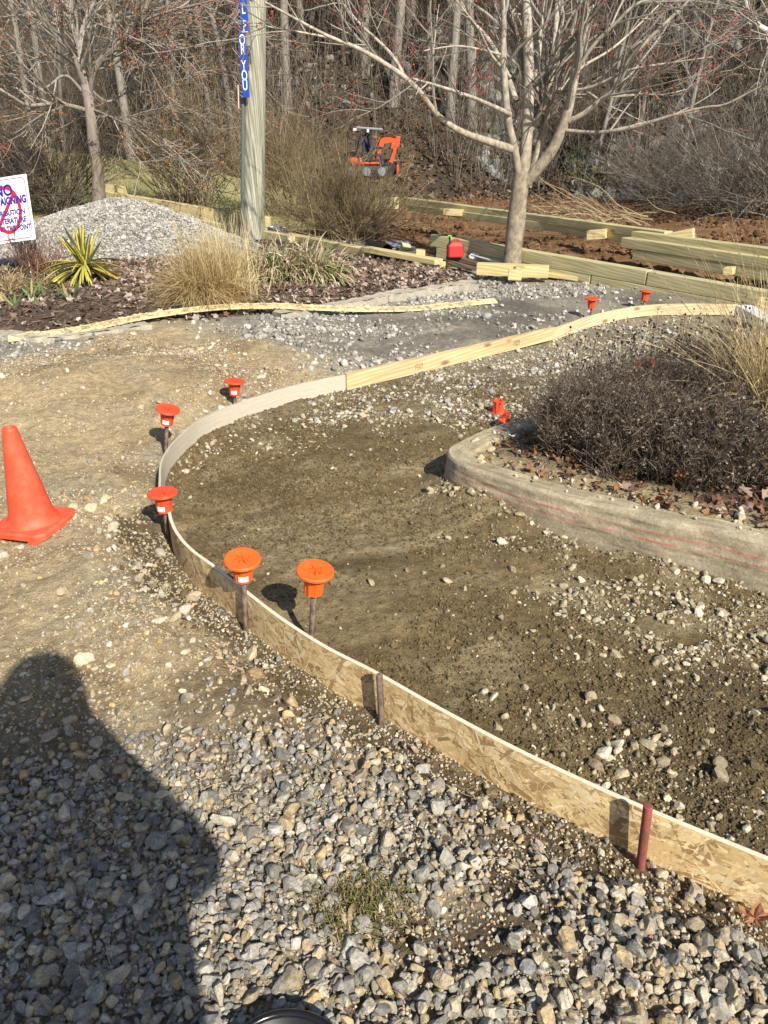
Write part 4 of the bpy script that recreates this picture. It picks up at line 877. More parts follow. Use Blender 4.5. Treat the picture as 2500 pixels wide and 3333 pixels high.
for px, Y, s, e, mt, lab in (((1318, 812), 10.7, (0.12, 0.1, 0.13), (0.5, 0.25, 0.3), M_treated, 'tilted yellow green timber offcut above the sawn plank'), ((1300, 826), 10.75, (0.12, 0.12, 0.06), (0, 0.1, 0.2), M_treated, 'flat green offcut under the tilted one'), ((1362, 822), 10.6, (0.14, 0.12, 0.10), (0, 0.1, 0.5), M_fresh, 'square brown offcut nearest the timber wall end'), ((1330, 828), 10.55, (0.13, 0.12, 0.06), (0.2, 0.0, -0.3), M_oldwood, 'dark wedge shaped offcut between the other offcuts')):
    o = build('wood_offcut', [box((0, 0, 0), s, bev=0.004)], mt); o.location = tuple(at(px[0], px[1], Y)); o.rotation_euler = e; tag(o, lab, 'offcut', 'wood offcuts behind the bed')
o = build('drain_pipe', [lathe([(0.085, 0.0), (0.085, 0.5), (0.075, 0.5), (0.075, 0.0), (0.085, 0.0)], 24)], M_black, smooth=False); o.location = tuple(at(1260, 815, 10.9)); o.rotation_euler = (R_(-90), 0, 0.5); tag(o, 'black drain pipe end lying behind the sawn plank', 'pipe')

# ------------------------------------------------------------------ pole with lettered boards
PY = 11.8; pb_ = at(819, 806, PY); pt_ = at(831, -420, PY+0.1)
pole = thing('utility_pole', 'weathered grey wooden pole with a blue lettered board', 'pole', pb_)
K = 40; f = np.linspace(0, 1, K); Pp = (pb_-np.array((0, 0, 0.4)))[None]*(1-f[:, None])+pt_[None]*f[:, None]-pb_[None]
pr_ = tubes(Pp[None], np.linspace(0.155, 0.148, K)[None], 28); Vp = pr_[0]; Vp = Vp*(1+0*Vp)
build('pole_shaft', [(Vp, pr_[1], None)], M_pole, pole, smooth=True)
def onpole(x, y, dy): q = at(x, y, PY+dy); return q-pb_
a, b = onpole(791, -300, -0.15), onpole(792, 318, -0.15)
M_blue = solid('blue_painted_board', (0.012, 0.07, 0.42), 0.55)
y0s = (-300, -90, 106, 318)
for q in range(3):
    t0, t1 = onpole(791.5+2.5*q-3, y0s[q]+1, -0.165), onpole(791.5+2.5*(q+1)-3, y0s[q+1]-1, -0.165)
    c = (t0+t1)/2; zax = Vector(t0-t1); bd = build('lettered_board', [box((0, 0, 0), (0.098, 0.02, zax.length), bev=0.002)], M_blue, pole); fm = frame(c, (1, -0.25, 0), zax); bd.matrix_local = fm
    ins = {0: [], 1: [('U', -18), ('L', 30), ('F', 86)], 2: [('O', 131), ('R', 162), ('Y', 215), ('O', 247), ('U', 279)]}[q]
    for ch, yy in ins:
        zc = ((onpole(0, yy, -0.165)-c)[2]); tp = text_part(ch, 0.17, ext=0.001, bold=0.0015, sx=0.62); Mx = Matrix.Rotation(PI/2, 4, 'X')
        lt = build('letter', [xf(tp, Matrix.Translation((0.0, -0.0115, zc))@Mx)], solid('white_letter_paint', (0.82, 0.82, 0.80), 0.6), bd)
    if q == 1: build('pale_edge', [box((0.0, -0.003, -zax.length/2+0.004), (0.085, 0.022, 0.007))], solid('white_letter_paint', (0.8, 0.8, 0.8)), bd)
c0, c1 = onpole(791, 318, -0.06), onpole(790, 806, -0.06); c0 = c0+np.array((0.0, 0, 0)); cc = resample([c0, (c0+c1)/2, c1], 8)
build('conduit', [tubes(cc[None], np.full((1, 8), 0.030), 14)], solid('grey_conduit', (0.11, 0.12, 0.11), 0.6), pole, smooth=True)
sk = np.array([onpole(775, 276, -0.12), onpole(776, 315, -0.12), onpole(777, 353, -0.12)]); build('wood_lath', [tubes(sk[None], np.full((1, 3), 0.010), 6)], solid('pale_lath', (0.55, 0.45, 0.36), 0.8), pole)
tg = build('tag_plate', [box((0, 0, 0), (0.02, 0.004, 0.30))], solid('dull_zinc', (0.35, 0.34, 0.30), 0.6), pole); tg.location = tuple(onpole(853, 500, 0.0))
for yy, txt in ((158, 'D'), (172, '4'), (185, 'U'), (202, 'H')):
    tp = text_part(txt, 0.075, ext=0.001, bold=0.004); q = onpole(811, yy, -0.158); build('pole_brand', [xf(tp, frame(q, (1, -0.15, 0), (0, -1, 0.0)))], solid('burnt_mark', (0.07, 0.065, 0.05), 0.9), pole)

# ------------------------------------------------------------------ sign on wire legs
SY = 8.75; sc_ = at(21, 684, SY)
sign = thing('yard_sign', 'white yard sign with blue lettering and a red prohibition ring at the left edge', 'sign', G(72, 925))
so = np.array(sign.location)
fmS = frame(sc_-so, (0.975, -0.14, 0.13), (0.17, -0.93, 0.30))   # x right, z out of the face
WS, HS = 0.58, 0.66
def rrect(w_, h_, r, n=8):
    P = []
    for cx, cy, a0 in ((w_/2-r, h_/2-r, 0), (-w_/2+r, h_/2-r, PI/2), (-w_/2+r, -h_/2+r, PI), (w_/2-r, -h_/2+r, 1.5*PI)):
        for a in np.linspace(a0, a0+PI/2, n): P.append((cx+r*math.cos(a), cy+r*math.sin(a)))
    return np.array(P)
def ringpart(Po, Pi, z):
    m_ = len(Po); V = np.concatenate([np.column_stack([Po, np.full(m_, z)]), np.column_stack([Pi, np.full(m_, z)])]); i = np.arange(m_); j = (i+1) % m_
    return (V, np.stack([i, j, j+m_, i+m_], 1), None)
pn_ = build('sign_panel', [box((0, 0, -0.003), (WS, HS, 0.006))], solid('sign_white', (0.82, 0.82, 0.82), 0.45), sign); pn_.matrix_local = fmS
build('border_line', [ringpart(rrect(WS-0.05, HS-0.045, 0.05), rrect(WS-0.067, HS-0.062, 0.043), 0.0012)], solid('sign_dark_red', (0.36, 0.03, 0.05)), pn_)
a = np.linspace(0, 2*PI, 64, endpoint=False); Po = np.column_stack([0.175*np.cos(a), 0.245*np.sin(a)]); Pi = np.column_stack([0.137*np.cos(a), 0.207*np.sin(a)])
M_sred = solid('sign_red', (0.68, 0.015, 0.02)); rp = ringpart(Po+np.array((0.005, 0.0)), Pi+np.array((0.005, 0.0)), 0.0013)
d1, d2 = np.array((0.12, 0.165)), np.array((-0.12, -0.165)); nn2 = np.array((-0.165, 0.12)); nn2 = nn2/np.linalg.norm(nn2)*0.019
sl = (np.array([(*(d1+nn2), 0.0016), (*(d2+nn2), 0.0016), (*(d2-nn2), 0.0016), (*(d1-nn2), 0.0016)]), np.array([[0, 1, 2, 3]]), None)
build('prohibition_ring', [rp, sl], M_sred, pn_)
M_sblue = solid('sign_blue', (0.02, 0.015, 0.22))
for txt, y, s_, w_ in (('NO', 0.19, 0.155, 0.21), ('CAMPAIGNING', 0.085, 0.105, 0.50), ('DISTRIBUTION', -0.035, 0.075, 0.43), ('OF LITERATURE', -0.115, 0.075, 0.43), ('BEYOND THIS POINT', -0.195, 0.075, 0.52)):
    tp = text_part(txt, s_, ext=0.0004, bold=0.0055 if s_ > 0.1 else 0.0028); V = tp[0]; wid = V[:, 0].max()-V[:, 0].min(); V[:, 0] = (V[:, 0]-(V[:, 0].max()+V[:, 0].min())/2)*w_/wid; V[:, 1] += y; V[:, 2] += 0.0022
    build('lettering', [(V, tp[1], None)], M_sblue, pn_)
for (xa, xb, yb) in ((34, 60, 915), (75, 108, 930)):
    q = np.array([at(xa, 770, SY)-so+np.array((0, 0.01, 0)), at((xa+xb)/2, 840, SY-0.02)-so, G(xb, yb)-so]); build('leg', [tubes(q[None], np.full((1, 3), 0.0042), 6)], solid('galvanised_wire', (0.45, 0.45, 0.46), 0.4, metal=0.6), sign)

# ------------------------------------------------------------------ plants of the left bed
def onbed(px, py): g = G(px, py, 0.06); return np.array((g[0], g[1], float(gz(g[0], g[1]))))
def stray(c, sx, sy, n): q = rng.normal(size=(n, 2))*np.array((sx, sy))+c[:2]; return np.column_stack([q, gz(q[:, 0], q[:, 1])])
# yucca
yb_ = onbed(287, 928); n = 74
el = np.concatenate([rng.uniform(0.85, 1.4, 16), rng.uniform(-0.25, 0.35, n-16)]); az = np.concatenate([rng.uniform(0, 2*PI, 16), rng.uniform(0, 2*PI, n-16)])
L = np.concatenate([rng.uniform(0.32, 0.47, 16), rng.uniform(0.42, 0.62, n-16)]); Pz = grow(np.tile(yb_+np.array((0, 0, 0.15)), (n, 1))+rng.normal(0, 0.015, (n, 3)), az, el, L, 9, np.where(el < 0.6, 0.75, 0.05))
prof_ = np.array([0.55, 0.8, 0.95, 1, 0.98, 0.9, 0.72, 0.45, 0.05]); Wz = 0.015*prof_[None]*rng.uniform(0.8, 1.15, (n, 1))
parts = [ribbons(Pz, Wz, np.tile((0.62, 0.56, 0.10), (n, 1))*rng.uniform(0.8, 1.2, (n, 1)))]
Pe = Pz.copy(); Pe[:, :, 2] -= 0.004; parts.append(ribbons(Pe, Wz*1.2, np.where((rng.random(n) < 0.3)[:, None], np.array((0.28, 0.16, 0.06)), np.array((0.075, 0.095, 0.03)))))
parts.append(tubes(np.array([[yb_-np.array((0, 0, 0.05)), yb_+np.array((0, 0, 0.08)), yb_+np.array((0, 0, 0.16))]]), np.array([[0.04, 0.035, 0.03]]), 8, np.array([[0.12, 0.08, 0.05]])))
o = build('yucca', parts, M_attr); recentre(o); tag(o, 'spiky yellow variegated yucca in the mulch before the gravel pile', 'plant')
# iris fans
for (x, y, s_, lab) in ((239, 992, 1.15, 'tallest fan of grey green iris leaves below the yucca'), (138, 975, 1.0, 'widest pale tipped iris fan near the sign legs'), (100, 985, 0.8, 'narrow iris fan with a brown leaf left of the widest one'), (52, 1016, 1.0, 'drooping iris fan nearest the near kerb'), (128, 1010, 0.55, 'tiny iris shoot just below the widest fan'), (184, 982, 0.6, 'small iris shoot between the widest fan and the yucca'), (12, 1000, 0.9, 'iris fan at the left edge under dry grass')):
    b = onbed(x, y); n = rng.integers(6, 10); az = rng.choice([0.2, PI+0.2], n)+rng.normal(0, 0.3, n); el = rng.uniform(0.85, 1.5, n); P = grow(np.tile(b, (n, 1))+rng.normal(0, 0.015, (n, 3))*np.array((1, 1, 0)), az, el, rng.uniform(0.12, 0.24, n)*s_, 6, rng.uniform(0.0, 0.5, n))
    W = 0.013*s_*np.array([0.8, 1, 1, 0.9, 0.6, 0.1])[None]*np.ones((n, 1)); cc = np.tile((0.20, 0.25, 0.10), (n, 1))*rng.uniform(0.7, 1.3, (n, 1)); cc[0] = (0.45, 0.36, 0.18)
    o = build('iris', [ribbons(P, W, cc)], M_attr); recentre(o); tag(o, lab, 'plant', 'iris fans at the front of the left bed')
# straw coloured grass clump
gb = onbed(670, 985); n = 3800
az = rng.uniform(0, 2*PI, n); el = np.clip(rng.normal(0.75, 0.42, n), 0.02, 1.52); base = gb+np.column_stack([rng.normal(0, 0.11, n), rng.normal(0, 0.09, n), np.zeros(n)])
P = grow(base, az, el, rng.uniform(0.32, 0.62, n), 7, rng.uniform(0.7, 2.0, n), 0.03); P[:, :, 2] = np.maximum(P[:, :, 2], gb[2]+0.004)
cc = pick(np.array([(0.50, 0.38, 0.17), (0.58, 0.46, 0.24), (0.42, 0.30, 0.12), (0.62, 0.52, 0.31), (0.33, 0.22, 0.09)]), n, 0.1)
parts = [ribbons(P, 0.0027*np.linspace(1, 0.3, 7)[None]*np.ones((n, 1)), cc)]
n = 420; az = rng.uniform(0, 2*PI, n); el = rng.uniform(1.1, 1.5, n); base = gb+np.column_stack([rng.normal(0.14, 0.16, n), rng.normal(0.1, 0.1, n), np.zeros(n)])
P = grow(base, az, el, rng.uniform(0.42, 0.78, n), 7, rng.uniform(0.0, 0.4, n), 0.03); parts.append(ribbons(P, 0.0025*np.linspace(1, 0.4, 7)[None]*np.ones((n, 1)), pick(np.array([(0.60, 0.48, 0.26), (0.66, 0.55, 0.34)]), n, 0.1)))
o = build('grass_clump', parts, M_attr); recentre(o); tag(o, 'big sprawling straw coloured grass clump in front of the pole', 'grass clump')
# liriope / strappy clumps under the pole
for (x, y, r, lab) in ((890, 925, 0.30, 'bleached strappy leaved clump directly under the pole'), (1010, 925, 0.24, 'bleached strappy leaved clump to the right, with green blades')):
    b = onbed(x, y); n = 1000; az = rng.uniform(0, 2*PI, n); el = rng.uniform(0.5, 1.45, n); base = b+np.column_stack([rng.normal(0, r*0.5, n), rng.normal(0, r*0.4, n), np.zeros(n)])
    P = grow(base, az, el, rng.uniform(0.30, 0.52, n), 8, rng.uniform(1.6, 3.0, n), 0.02); P[:, :, 2] = np.maximum(P[:, :, 2], b[2]+0.005)
    W = 0.0075*np.array([0.7, 0.9, 1, 1, 0.95, 0.85, 0.6, 0.2])[None]*rng.uniform(0.7, 1.2, (n, 1)); cc = pick(np.array([(0.52, 0.44, 0.28), (0.44, 0.35, 0.20), (0.60, 0.53, 0.37), (0.34, 0.26, 0.14)]), n, 0.1); g = rng.random(n) < 0.16; cc[g] = pick(np.array([(0.10, 0.14, 0.035), (0.16, 0.20, 0.06)]), int(g.sum()))
    o = build('lily_turf', [ribbons(P, W, cc)], M_attr); recentre(o); tag(o, lab, 'plant', 'strappy clumps by the pole')
# small twiggy shrubs and dry tuft by the sign
def bush(name, label, cat, base, n0, ln, spread, cols, n1=0, n2=0, r=0.006, subl=(0.2, 0.5), el=(0.7, 1.5), droop=0.1, sub_up=0.3, rs=0.003, group=None, k=7, parent=None, rmin=0.0016):
    az = rng.uniform(0, 2*PI, n0); e = rng.uniform(*el, n0); b = base+np.column_stack([rng.normal(0, spread, n0), rng.normal(0, spread, n0), np.full(n0, -0.03)])
    P = grow(b, az, e, rng.uniform(*ln, n0), k, np.broadcast_to(droop, n0), 0.07); R = r*np.linspace(1, 0.35, k)[None]*rng.uniform(0.7, 1.2, (n0, 1))
    parts = [tubes(P, R, 4, pick(cols, n0, 0.15))]
    if n1:
        P1, R1 = spawn(P, R, n1, (0.2, 0.98), subl, (0.25, 0.8), 5, 0.10, sub_up, 0.65, rs); parts.append(tubes(P1, R1, 3, pick(cols, n1, 0.15)))
        if n2:
            P2, R2 = spawn(P1, R1, n2, (0.15, 0.98), (subl[0]*0.4, subl[1]*0.55), (0.3, 0.9), 4, 0.12, sub_up, 0.7, rmin); parts.append(tubes(P2, R2, 3, pick(cols, n2, 0.15)))
    o = build(name, parts, M_twig); recentre(o)
    return tag(o, label, cat, group)
RED = np.array([(0.17, 0.075, 0.045), (0.22, 0.11, 0.06), (0.13, 0.06, 0.04)]); DK = np.array([(0.075, 0.05, 0.04), (0.10, 0.07, 0.055)])
bush('small_shrub', 'low reddish twiggy shrub between the sign and the yucca', 'shrub', onbed(160, 905), 60, (0.25, 0.5), 0.10, RED, 220, 200, 0.004, (0.08, 0.2), (0.6, 1.4))
bush('small_shrub', 'dark upright twiggy shrub right behind the sign legs', 'shrub', onbed(100, 905), 26, (0.4, 0.62), 0.05, DK, 180, 160, 0.005, (0.08, 0.22), (1.1, 1.5))
b = onbed(28, 955); n = 500; P = grow(b+np.column_stack([rng.normal(0, 0.22, n), rng.normal(0, 0.10, n), np.zeros(n)]), rng.uniform(0, 2*PI, n), rng.uniform(0.1, 1.3, n), rng.uniform(0.12, 0.30, n), 6, 1.2, 0.05); P[:, :, 2] = np.maximum(P[:, :, 2], b[2])
o = build('grass_tuft', [ribbons(P, np.full((n, 6), 0.0028), pick(np.array([(0.5, 0.38, 0.2), (0.36, 0.26, 0.13)]), n))], M_attr); recentre(o); tag(o, 'flattened dry grass tuft under the sign', 'grass tuft')
# mulch chips and pale dead leaves
def leaf_temps(n, lobes=5):
    out = []
    for _ in range(n):
        m_ = lobes*2; a = np.linspace(0, 2*PI, m_, endpoint=False)+rng.normal(0, 0.12, m_); r = np.where(np.arange(m_) % 2 == 0, rng.uniform(0.8, 1.1, m_), rng.uniform(0.42, 0.7, m_))
        V = np.column_stack([r*np.cos(a), r*np.sin(a)*0.85, rng.normal(0, 0.16, m_)+0.25*(r*np.cos(a))**2*rng.choice([-1, 1])]); V = np.concatenate([V, [[0, 0, rng.normal(0, 0.08)]]]); i = np.arange(m_); out.append((V, np.stack([i, (i+1) % m_, np.full(m_, m_)], 1)))
    return out
LT = leaf_temps(14, 5); LT_S = leaf_temps(10, 3)
chip = [(np.array([(-1, -0.25, 0), (1, -0.18, 0.05), (1, 0.2, 0.03), (-1, 0.25, 0), (-0.9, -0.2, 0.14), (0.9, -0.14, 0.16), (0.9, 0.16, 0.15), (-0.9, 0.2, 0.14)]), np.array([[4, 5, 6, 7], [0, 1, 5, 4], [1, 2, 6, 5], [2, 3, 7, 6], [3, 0, 4, 7]]))]
inb = lambda X, Y: pip(bed_poly, X, Y)*1.0
parts = []
X, Y = sample(30000, -6, 2, 5.5, 13, inb); n = len(X); sz = rng.lognormal(math.log(0.028), 0.4, n)
parts += inst(chip, np.column_stack([X, Y, gz(X, Y)+0.006]), flatrot(n, 0.4), np.column_stack([sz, sz*0.9, sz]), pick(np.array([(0.115, 0.078, 0.055), (0.17, 0.12, 0.085), (0.08, 0.055, 0.04), (0.25, 0.19, 0.14)]), n))
tag(build('mulch_chips', parts, M_leaf), kind='stuff', label='brown bark mulch covering the left bed', cat='mulch')
X, Y = sample(22000, -6, 2, 5.5, 13, lambda X, Y: inb(X, Y)*np.clip(0.25+1.2*fbm(X, Y, 0.9, 3, 121)+0.5*sstep(-1.4, -0.2, X), 0.05, 1)); n = len(X)
parts = inst(LT, np.column_stack([X, Y, gz(X, Y)+0.018]), flatrot(n, 0.55), rng.uniform(0.022, 0.055, n), pick(np.array([(0.34, 0.25, 0.19), (0.25, 0.16, 0.11), (0.44, 0.35, 0.29), (0.17, 0.105, 0.075), (0.50, 0.42, 0.36)]), n))
tag(build('leaf_litter', parts, M_leaf), kind='stuff', label='pale curled dead leaves over the left bed', cat='leaves')

# ------------------------------------------------------------------ planter island: leaves, dark shrub, tall grass
insl = lambda X, Y: pip(isl_poly, X, Y)*(dseg(isl_path, X, Y) > 0.17)
X, Y = sample(5200, 0.3, 4.2, 2.0, 5.2, lambda X, Y: insl(X, Y)*np.clip(1.3-0.45*(Y-2.2), 0.15, 1)); n = len(X)
parts = inst(LT, np.column_stack([X, Y, gz(X, Y)+rng.uniform(0.004, 0.03, n)]), flatrot(n, 0.5), rng.uniform(0.018, 0.038, n), pick(np.array([(0.26, 0.13, 0.075), (0.17, 0.085, 0.055), (0.36, 0.26, 0.20), (0.12, 0.065, 0.045), (0.31, 0.16, 0.075)]), n))
X, Y = sample(9000, 0.3, 4.2, 2.0, 5.2, insl); n = len(X); sz = rng.lognormal(math.log(0.014), 0.4, n)
parts += inst(chip, np.column_stack([X, Y, gz(X, Y)+0.004]), flatrot(n, 0.4), np.column_stack([sz, sz, sz]), pick(np.array([(0.09, 0.06, 0.045), (0.14, 0.09, 0.065), (0.20, 0.15, 0.11)]), n))
tag(build('leaf_litter', parts, M_leaf), kind='stuff', label='brown dead leaves on the planter soil under the dark shrub', cat='leaves')
def big_leaf(px, py, s_, label, col, tilt=(0.3, 0.2), z=0.03):
    V, F = ico(1); m_ = 22; a = np.linspace(0, 2*PI, m_, endpoint=False); lob = 0.68+0.20*np.cos(a*5)+0.09*np.cos(a*15+0.4); lob *= 1-0.25*np.cos(a-PI); 
    V = np.column_stack([lob*np.cos(a), lob*np.sin(a)*0.9, 0.22*(lob*np.sin(a))**2+0.06*rng.normal(size=m_)]); Vi = V*0.5; Vi[:, 2] = 0.05*rng.normal(size=m_); V = np.concatenate([V, Vi, [[0, 0, -0.03]]]); i = np.arange(m_); j = (i+1) % m_
    Fq = np.stack([i, j, j+m_, i+m_], 1); Ft = np.stack([i+m_, j+m_, np.full(m_, 2*m_)], 1)
    V = V*s_; stem = tubes(np.array([[(-0.4*s_, 0, 0.0), (-0.95*s_, 0.05*s_, 0.05*s_), (-1.4*s_, 0.0, 0.2*s_)]]), np.full((1, 3), 0.0012), 4, np.array([col])*0.6)
    o = build('fallen_leaf', [(V, [Fq, Ft], np.array(col)*rng.uniform(0.85, 1.15, (len(V), 1))), stem], M_leaf); g = G(px, py); o.location = (g[0], g[1], float(gz(g[0], g[1]))+z); o.rotation_euler = (tilt[0], tilt[1], rng.uniform(0, 6)); return tag(o, label, 'leaf', 'large fallen leaves')
big_leaf(2462, 2975, 0.047, 'large curled orange brown leaf at the right edge by the strand board', (0.46, 0.22, 0.11), (-0.3, 0.2), 0.06)
big_leaf(2440, 1640, 0.07, 'large orange brown leaf standing up in the planter near the right edge', (0.40, 0.19, 0.07), (1.0, 0.1), 0.16)
big_leaf(2200, 1655, 0.05, 'red brown curled leaf on the planter soil below the dark shrub', (0.32, 0.13, 0.06), (0.8, 0.2), 0.10)
big_leaf(2010, 1595, 0.045, 'whitish leaf on the planter soil under the dark shrub', (0.62, 0.58, 0.52), (0.6, 0.1), 0.10)
big_leaf(1655, 1520, 0.035, 'small whitish leaf near the planter tip', (0.66, 0.62, 0.58), (0.4, 0.1), 0.09)
big_leaf(550, 950, 0.10, 'dark red leaf among the strappy clumps', (0.30, 0.07, 0.04), (0.5, 0.1), 0.06)
# dark perennial shrub: many thin upright stems with dense dry side twigs, in several clumps
SH = np.array([(0.11, 0.084, 0.062), (0.15, 0.115, 0.085), (0.075, 0.057, 0.043), (0.22, 0.175, 0.13)])
def perennial(px, py, rx, ry, h, n0, label):
    b = G(px, py, 0.08); b[2] = float(gz(b[0], b[1]))
    q = rng.normal(size=(n0, 2)); q /= np.maximum(1, np.linalg.norm(q, axis=1, keepdims=True)/1.5)
    bb = np.column_stack([b[0]+q[:, 0]*rx, b[1]+q[:, 1]*ry, np.full(n0, b[2]-0.02)]); fall = 1-0.22*np.linalg.norm(q, axis=1)
    P = grow(bb, rng.uniform(0, 2*PI, n0), rng.uniform(1.2, 1.56, n0), h*fall*rng.uniform(0.7, 1.1, n0), 7, 0.05, 0.06); R = 0.0021*np.linspace(1, 0.6, 7)[None]*np.ones((n0, 1))
    parts = [tubes(P, R, 3, pick(SH, n0))]
    N1 = n0*8; P1, R1 = spawn(P, R, N1, (0.18, 1.0), (0.05, 0.14), (0.35, 0.9), 4, 0.15, 0.35, 0.8, 0.0013, 0.7); parts.append(tubes(P1, R1, 3, pick(SH, N1)))
    N2 = n0*20; P2, R2 = spawn(P1, R1, N2, (0.1, 1.0), (0.02, 0.055), (0.4, 1.2), 3, 0.2, 0.1, 0.9, 0.0011, 0.8); parts.append(tubes(P2, R2, 3, pick(SH*1.15, N2)))
    # dry leaf bits and dark seed heads at the tips
    N3 = n0*11; k_ = rng.integers(0, N2, N3); t = P2[k_, -1]; parts += inst(LT_S, t, randrot(N3), rng.uniform(0.004, 0.011, N3), pick(SH*1.1, N3, 0.25))
    o = build('dry_perennial', parts, M_twig); recentre(o); return tag(o, label, 'shrub', 'dark dry perennials in the planter')
perennial(1900, 1470, 0.14, 0.12, 0.33, 270, 'dark dry bushy perennial at the left end of the planter')
perennial(2090, 1525, 0.18, 0.11, 0.36, 320, 'dark dry bushy perennial in the middle front of the planter')
perennial(2310, 1560, 0.19, 0.11, 0.38, 320, 'dark dry bushy perennial at the right front of the planter')
perennial(2020, 1400, 0.22, 0.16, 0.34, 320, 'dark dry bushy perennial in the second row, seen over the middle front one')
perennial(2240, 1390, 0.22, 0.18, 0.32, 290, 'dark dry bushy perennial in the second row at the foot of the tall straw grass')
perennial(2330, 1240, 0.3, 0.22, 0.24, 240, 'low grey brown dry perennial at the back of the planter')
# thin stalks with black round seed heads
n = 120; base = np.column_stack([rng.uniform(0, 1, n), rng.uniform(0, 1, n)]); g0 = np.array([G(1820+700*u, 1440-250*v+40*u, 0.08) for u, v in base]); g0[:, 2] = gz(g0[:, 0], g0[:, 1])
P = grow(g0, rng.uniform(0, 2*PI, n), rng.uniform(1.25, 1.54, n), rng.uniform(0.30, 0.52, n), 6, 0.05, 0.04); parts = [tubes(P, np.full((n, 6), 0.0013), 3, pick(SH, n))]
V_, F_ = ico(2); parts += inst([(V_, F_)], P[:, -1], randrot(n), rng.uniform(0.004, 0.0085, n), np.tile((0.018, 0.013, 0.012), (n, 1)))
P1, R1 = spawn(P, np.full((n, 6), 0.0013), n*2, (0.5, 0.9), (0.05, 0.16), (0.3, 0.7), 4, 0.1, 0.4, 0.8, 0.001); parts.append(tubes(P1, R1, 3, pick(SH, n*2))); parts += inst([(V_, F_)], P1[:, -1], randrot(n*2), rng.uniform(0.003, 0.0055, n*2), np.tile((0.02, 0.015, 0.014), (n*2, 1)))
o = build('seed_stalks', parts, M_twig); recentre(o); tag(o, 'thin stalks with black round seed heads rising behind the dark shrubs', 'plant')
# tall ornamental grass at the right edge
tb = G(2500, 1395, 0.08); tb[2] = float(gz(tb[0], tb[1])); n = 900
az = rng.uniform(0, 2*PI, n); el = np.clip(rng.normal(1.0, 0.28, n), 0.25, 1.5); base = tb+np.column_stack([rng.normal(0, 0.07, n), rng.normal(0, 0.07, n), np.zeros(n)])
P = grow(base, az, el, rng.uniform(0.45, 0.95, n), 12, rng.uniform(0.4, 1.7, n), 0.012); parts = [ribbons(P, 0.0022*np.linspace(1.1, 0.3, 12)[None]*np.ones((n, 1)), pick(np.array([(0.56, 0.43, 0.20), (0.62, 0.50, 0.27), (0.46, 0.33, 0.14), (0.66, 0.56, 0.36)]), n, 0.1))]
n = 60; az = rng.uniform(1.6, 4.2, n); el = rng.uniform(0.95, 1.5, n); P = grow(tb+np.column_stack([rng.normal(0, 0.06, n), rng.normal(0, 0.06, n), np.zeros(n)]), az, el, rng.uniform(0.75, 1.15, n), 12, rng.uniform(0.3, 1.0, n), 0.01); parts.append(tubes(P, 0.0016*np.linspace(1.1, 0.45, 12)[None]*np.ones((n, 1)), 3, pick(np.array([(0.6, 0.48, 0.26), (0.66, 0.54, 0.33)]), n, 0.1)))
P1, R1 = spawn(P, np.full((n, 12), 0.001), 500, (0.82, 1.0), (0.015, 0.04), (0.2, 0.6), 3, 0.1, -0.2, 1, 0.0007); parts.append(tubes(P1, R1, 3, pick(np.array([(0.55, 0.43, 0.25)]), 500)))
o = build('ornamental_grass', parts, M_attr); recentre(o); tag(o, 'tall arching straw coloured grass at the right edge of the planter', 'grass')

# ------------------------------------------------------------------ bits on the gravel
n = 900; X, Y = sample(3000, -0.7, 1.1, 0.6, 1.9, lambda X, Y: zone_masks(X, Y)['near']*np.clip(2.2*fbm(X, Y, 2.3, 3, 131)-0.15, 0, 1)*0.8); n = len(X)
P = grow(np.column_stack([X, Y, gz(X, Y)+0.018]), rng.uniform(0, 2*PI, n), rng.uniform(-0.15, 0.5, n), rng.uniform(0.03, 0.11, n), 5, rng.uniform(0, 0.8, n), 0.15)
tag(build('dead_stems', [tubes(P, 0.0006*np.ones((n, 5)), 3, pick(np.array([(0.34, 0.26, 0.17), (0.20, 0.13, 0.08), (0.45, 0.37, 0.26)]), n))], M_twig), kind='stuff', label='wispy dead weed stems lying on the gravel', cat='dead weeds')
n = 1500; c = G(1170, 2960); b = stray(c, 0.055, 0.04, n); b[:, 2] += 0.012; P = grow(b, rng.uniform(0, 2*PI, n), rng.uniform(0.2, 1.4, n), rng.uniform(0.008, 0.028, n), 3, 0.5, 0.1)
o = build('weed_mat', [ribbons(P, 0.0009*np.ones((n, 3)), pick(np.array([(0.25, 0.21, 0.08), (0.17, 0.17, 0.06), (0.33, 0.25, 0.12)]), n))], M_attr); recentre(o); tag(o, 'flat brownish green weed mat in the foreground gravel', 'weed')
# black rim at the bottom edge
bc = G(945, 3290, 0.06)-np.array((0, 0.123, 0.06)); bk = thing('plastic_tub', 'glossy black tub rim just showing at the bottom edge', 'tub', (bc[0], bc[1], 0.015))
build('tub_body', [lathe([(0.0, 0.003), (0.098, 0.003), (0.102, 0.0), (0.106, 0.006), (0.117, 0.045), (0.112, 0.045), (0.10, 0.012), (0.0, 0.010)], 40)], M_black, bk, smooth=True)
a = np.linspace(0, 2*PI, 49); build('rim', [tubes(np.column_stack([0.118*np.cos(a), 0.118*np.sin(a), np.full(49, 0.047)])[None], np.full((1, 49), 0.007), 10)], solid('black_gloss', (0.012, 0.012, 0.014), 0.2), bk, smooth=True)

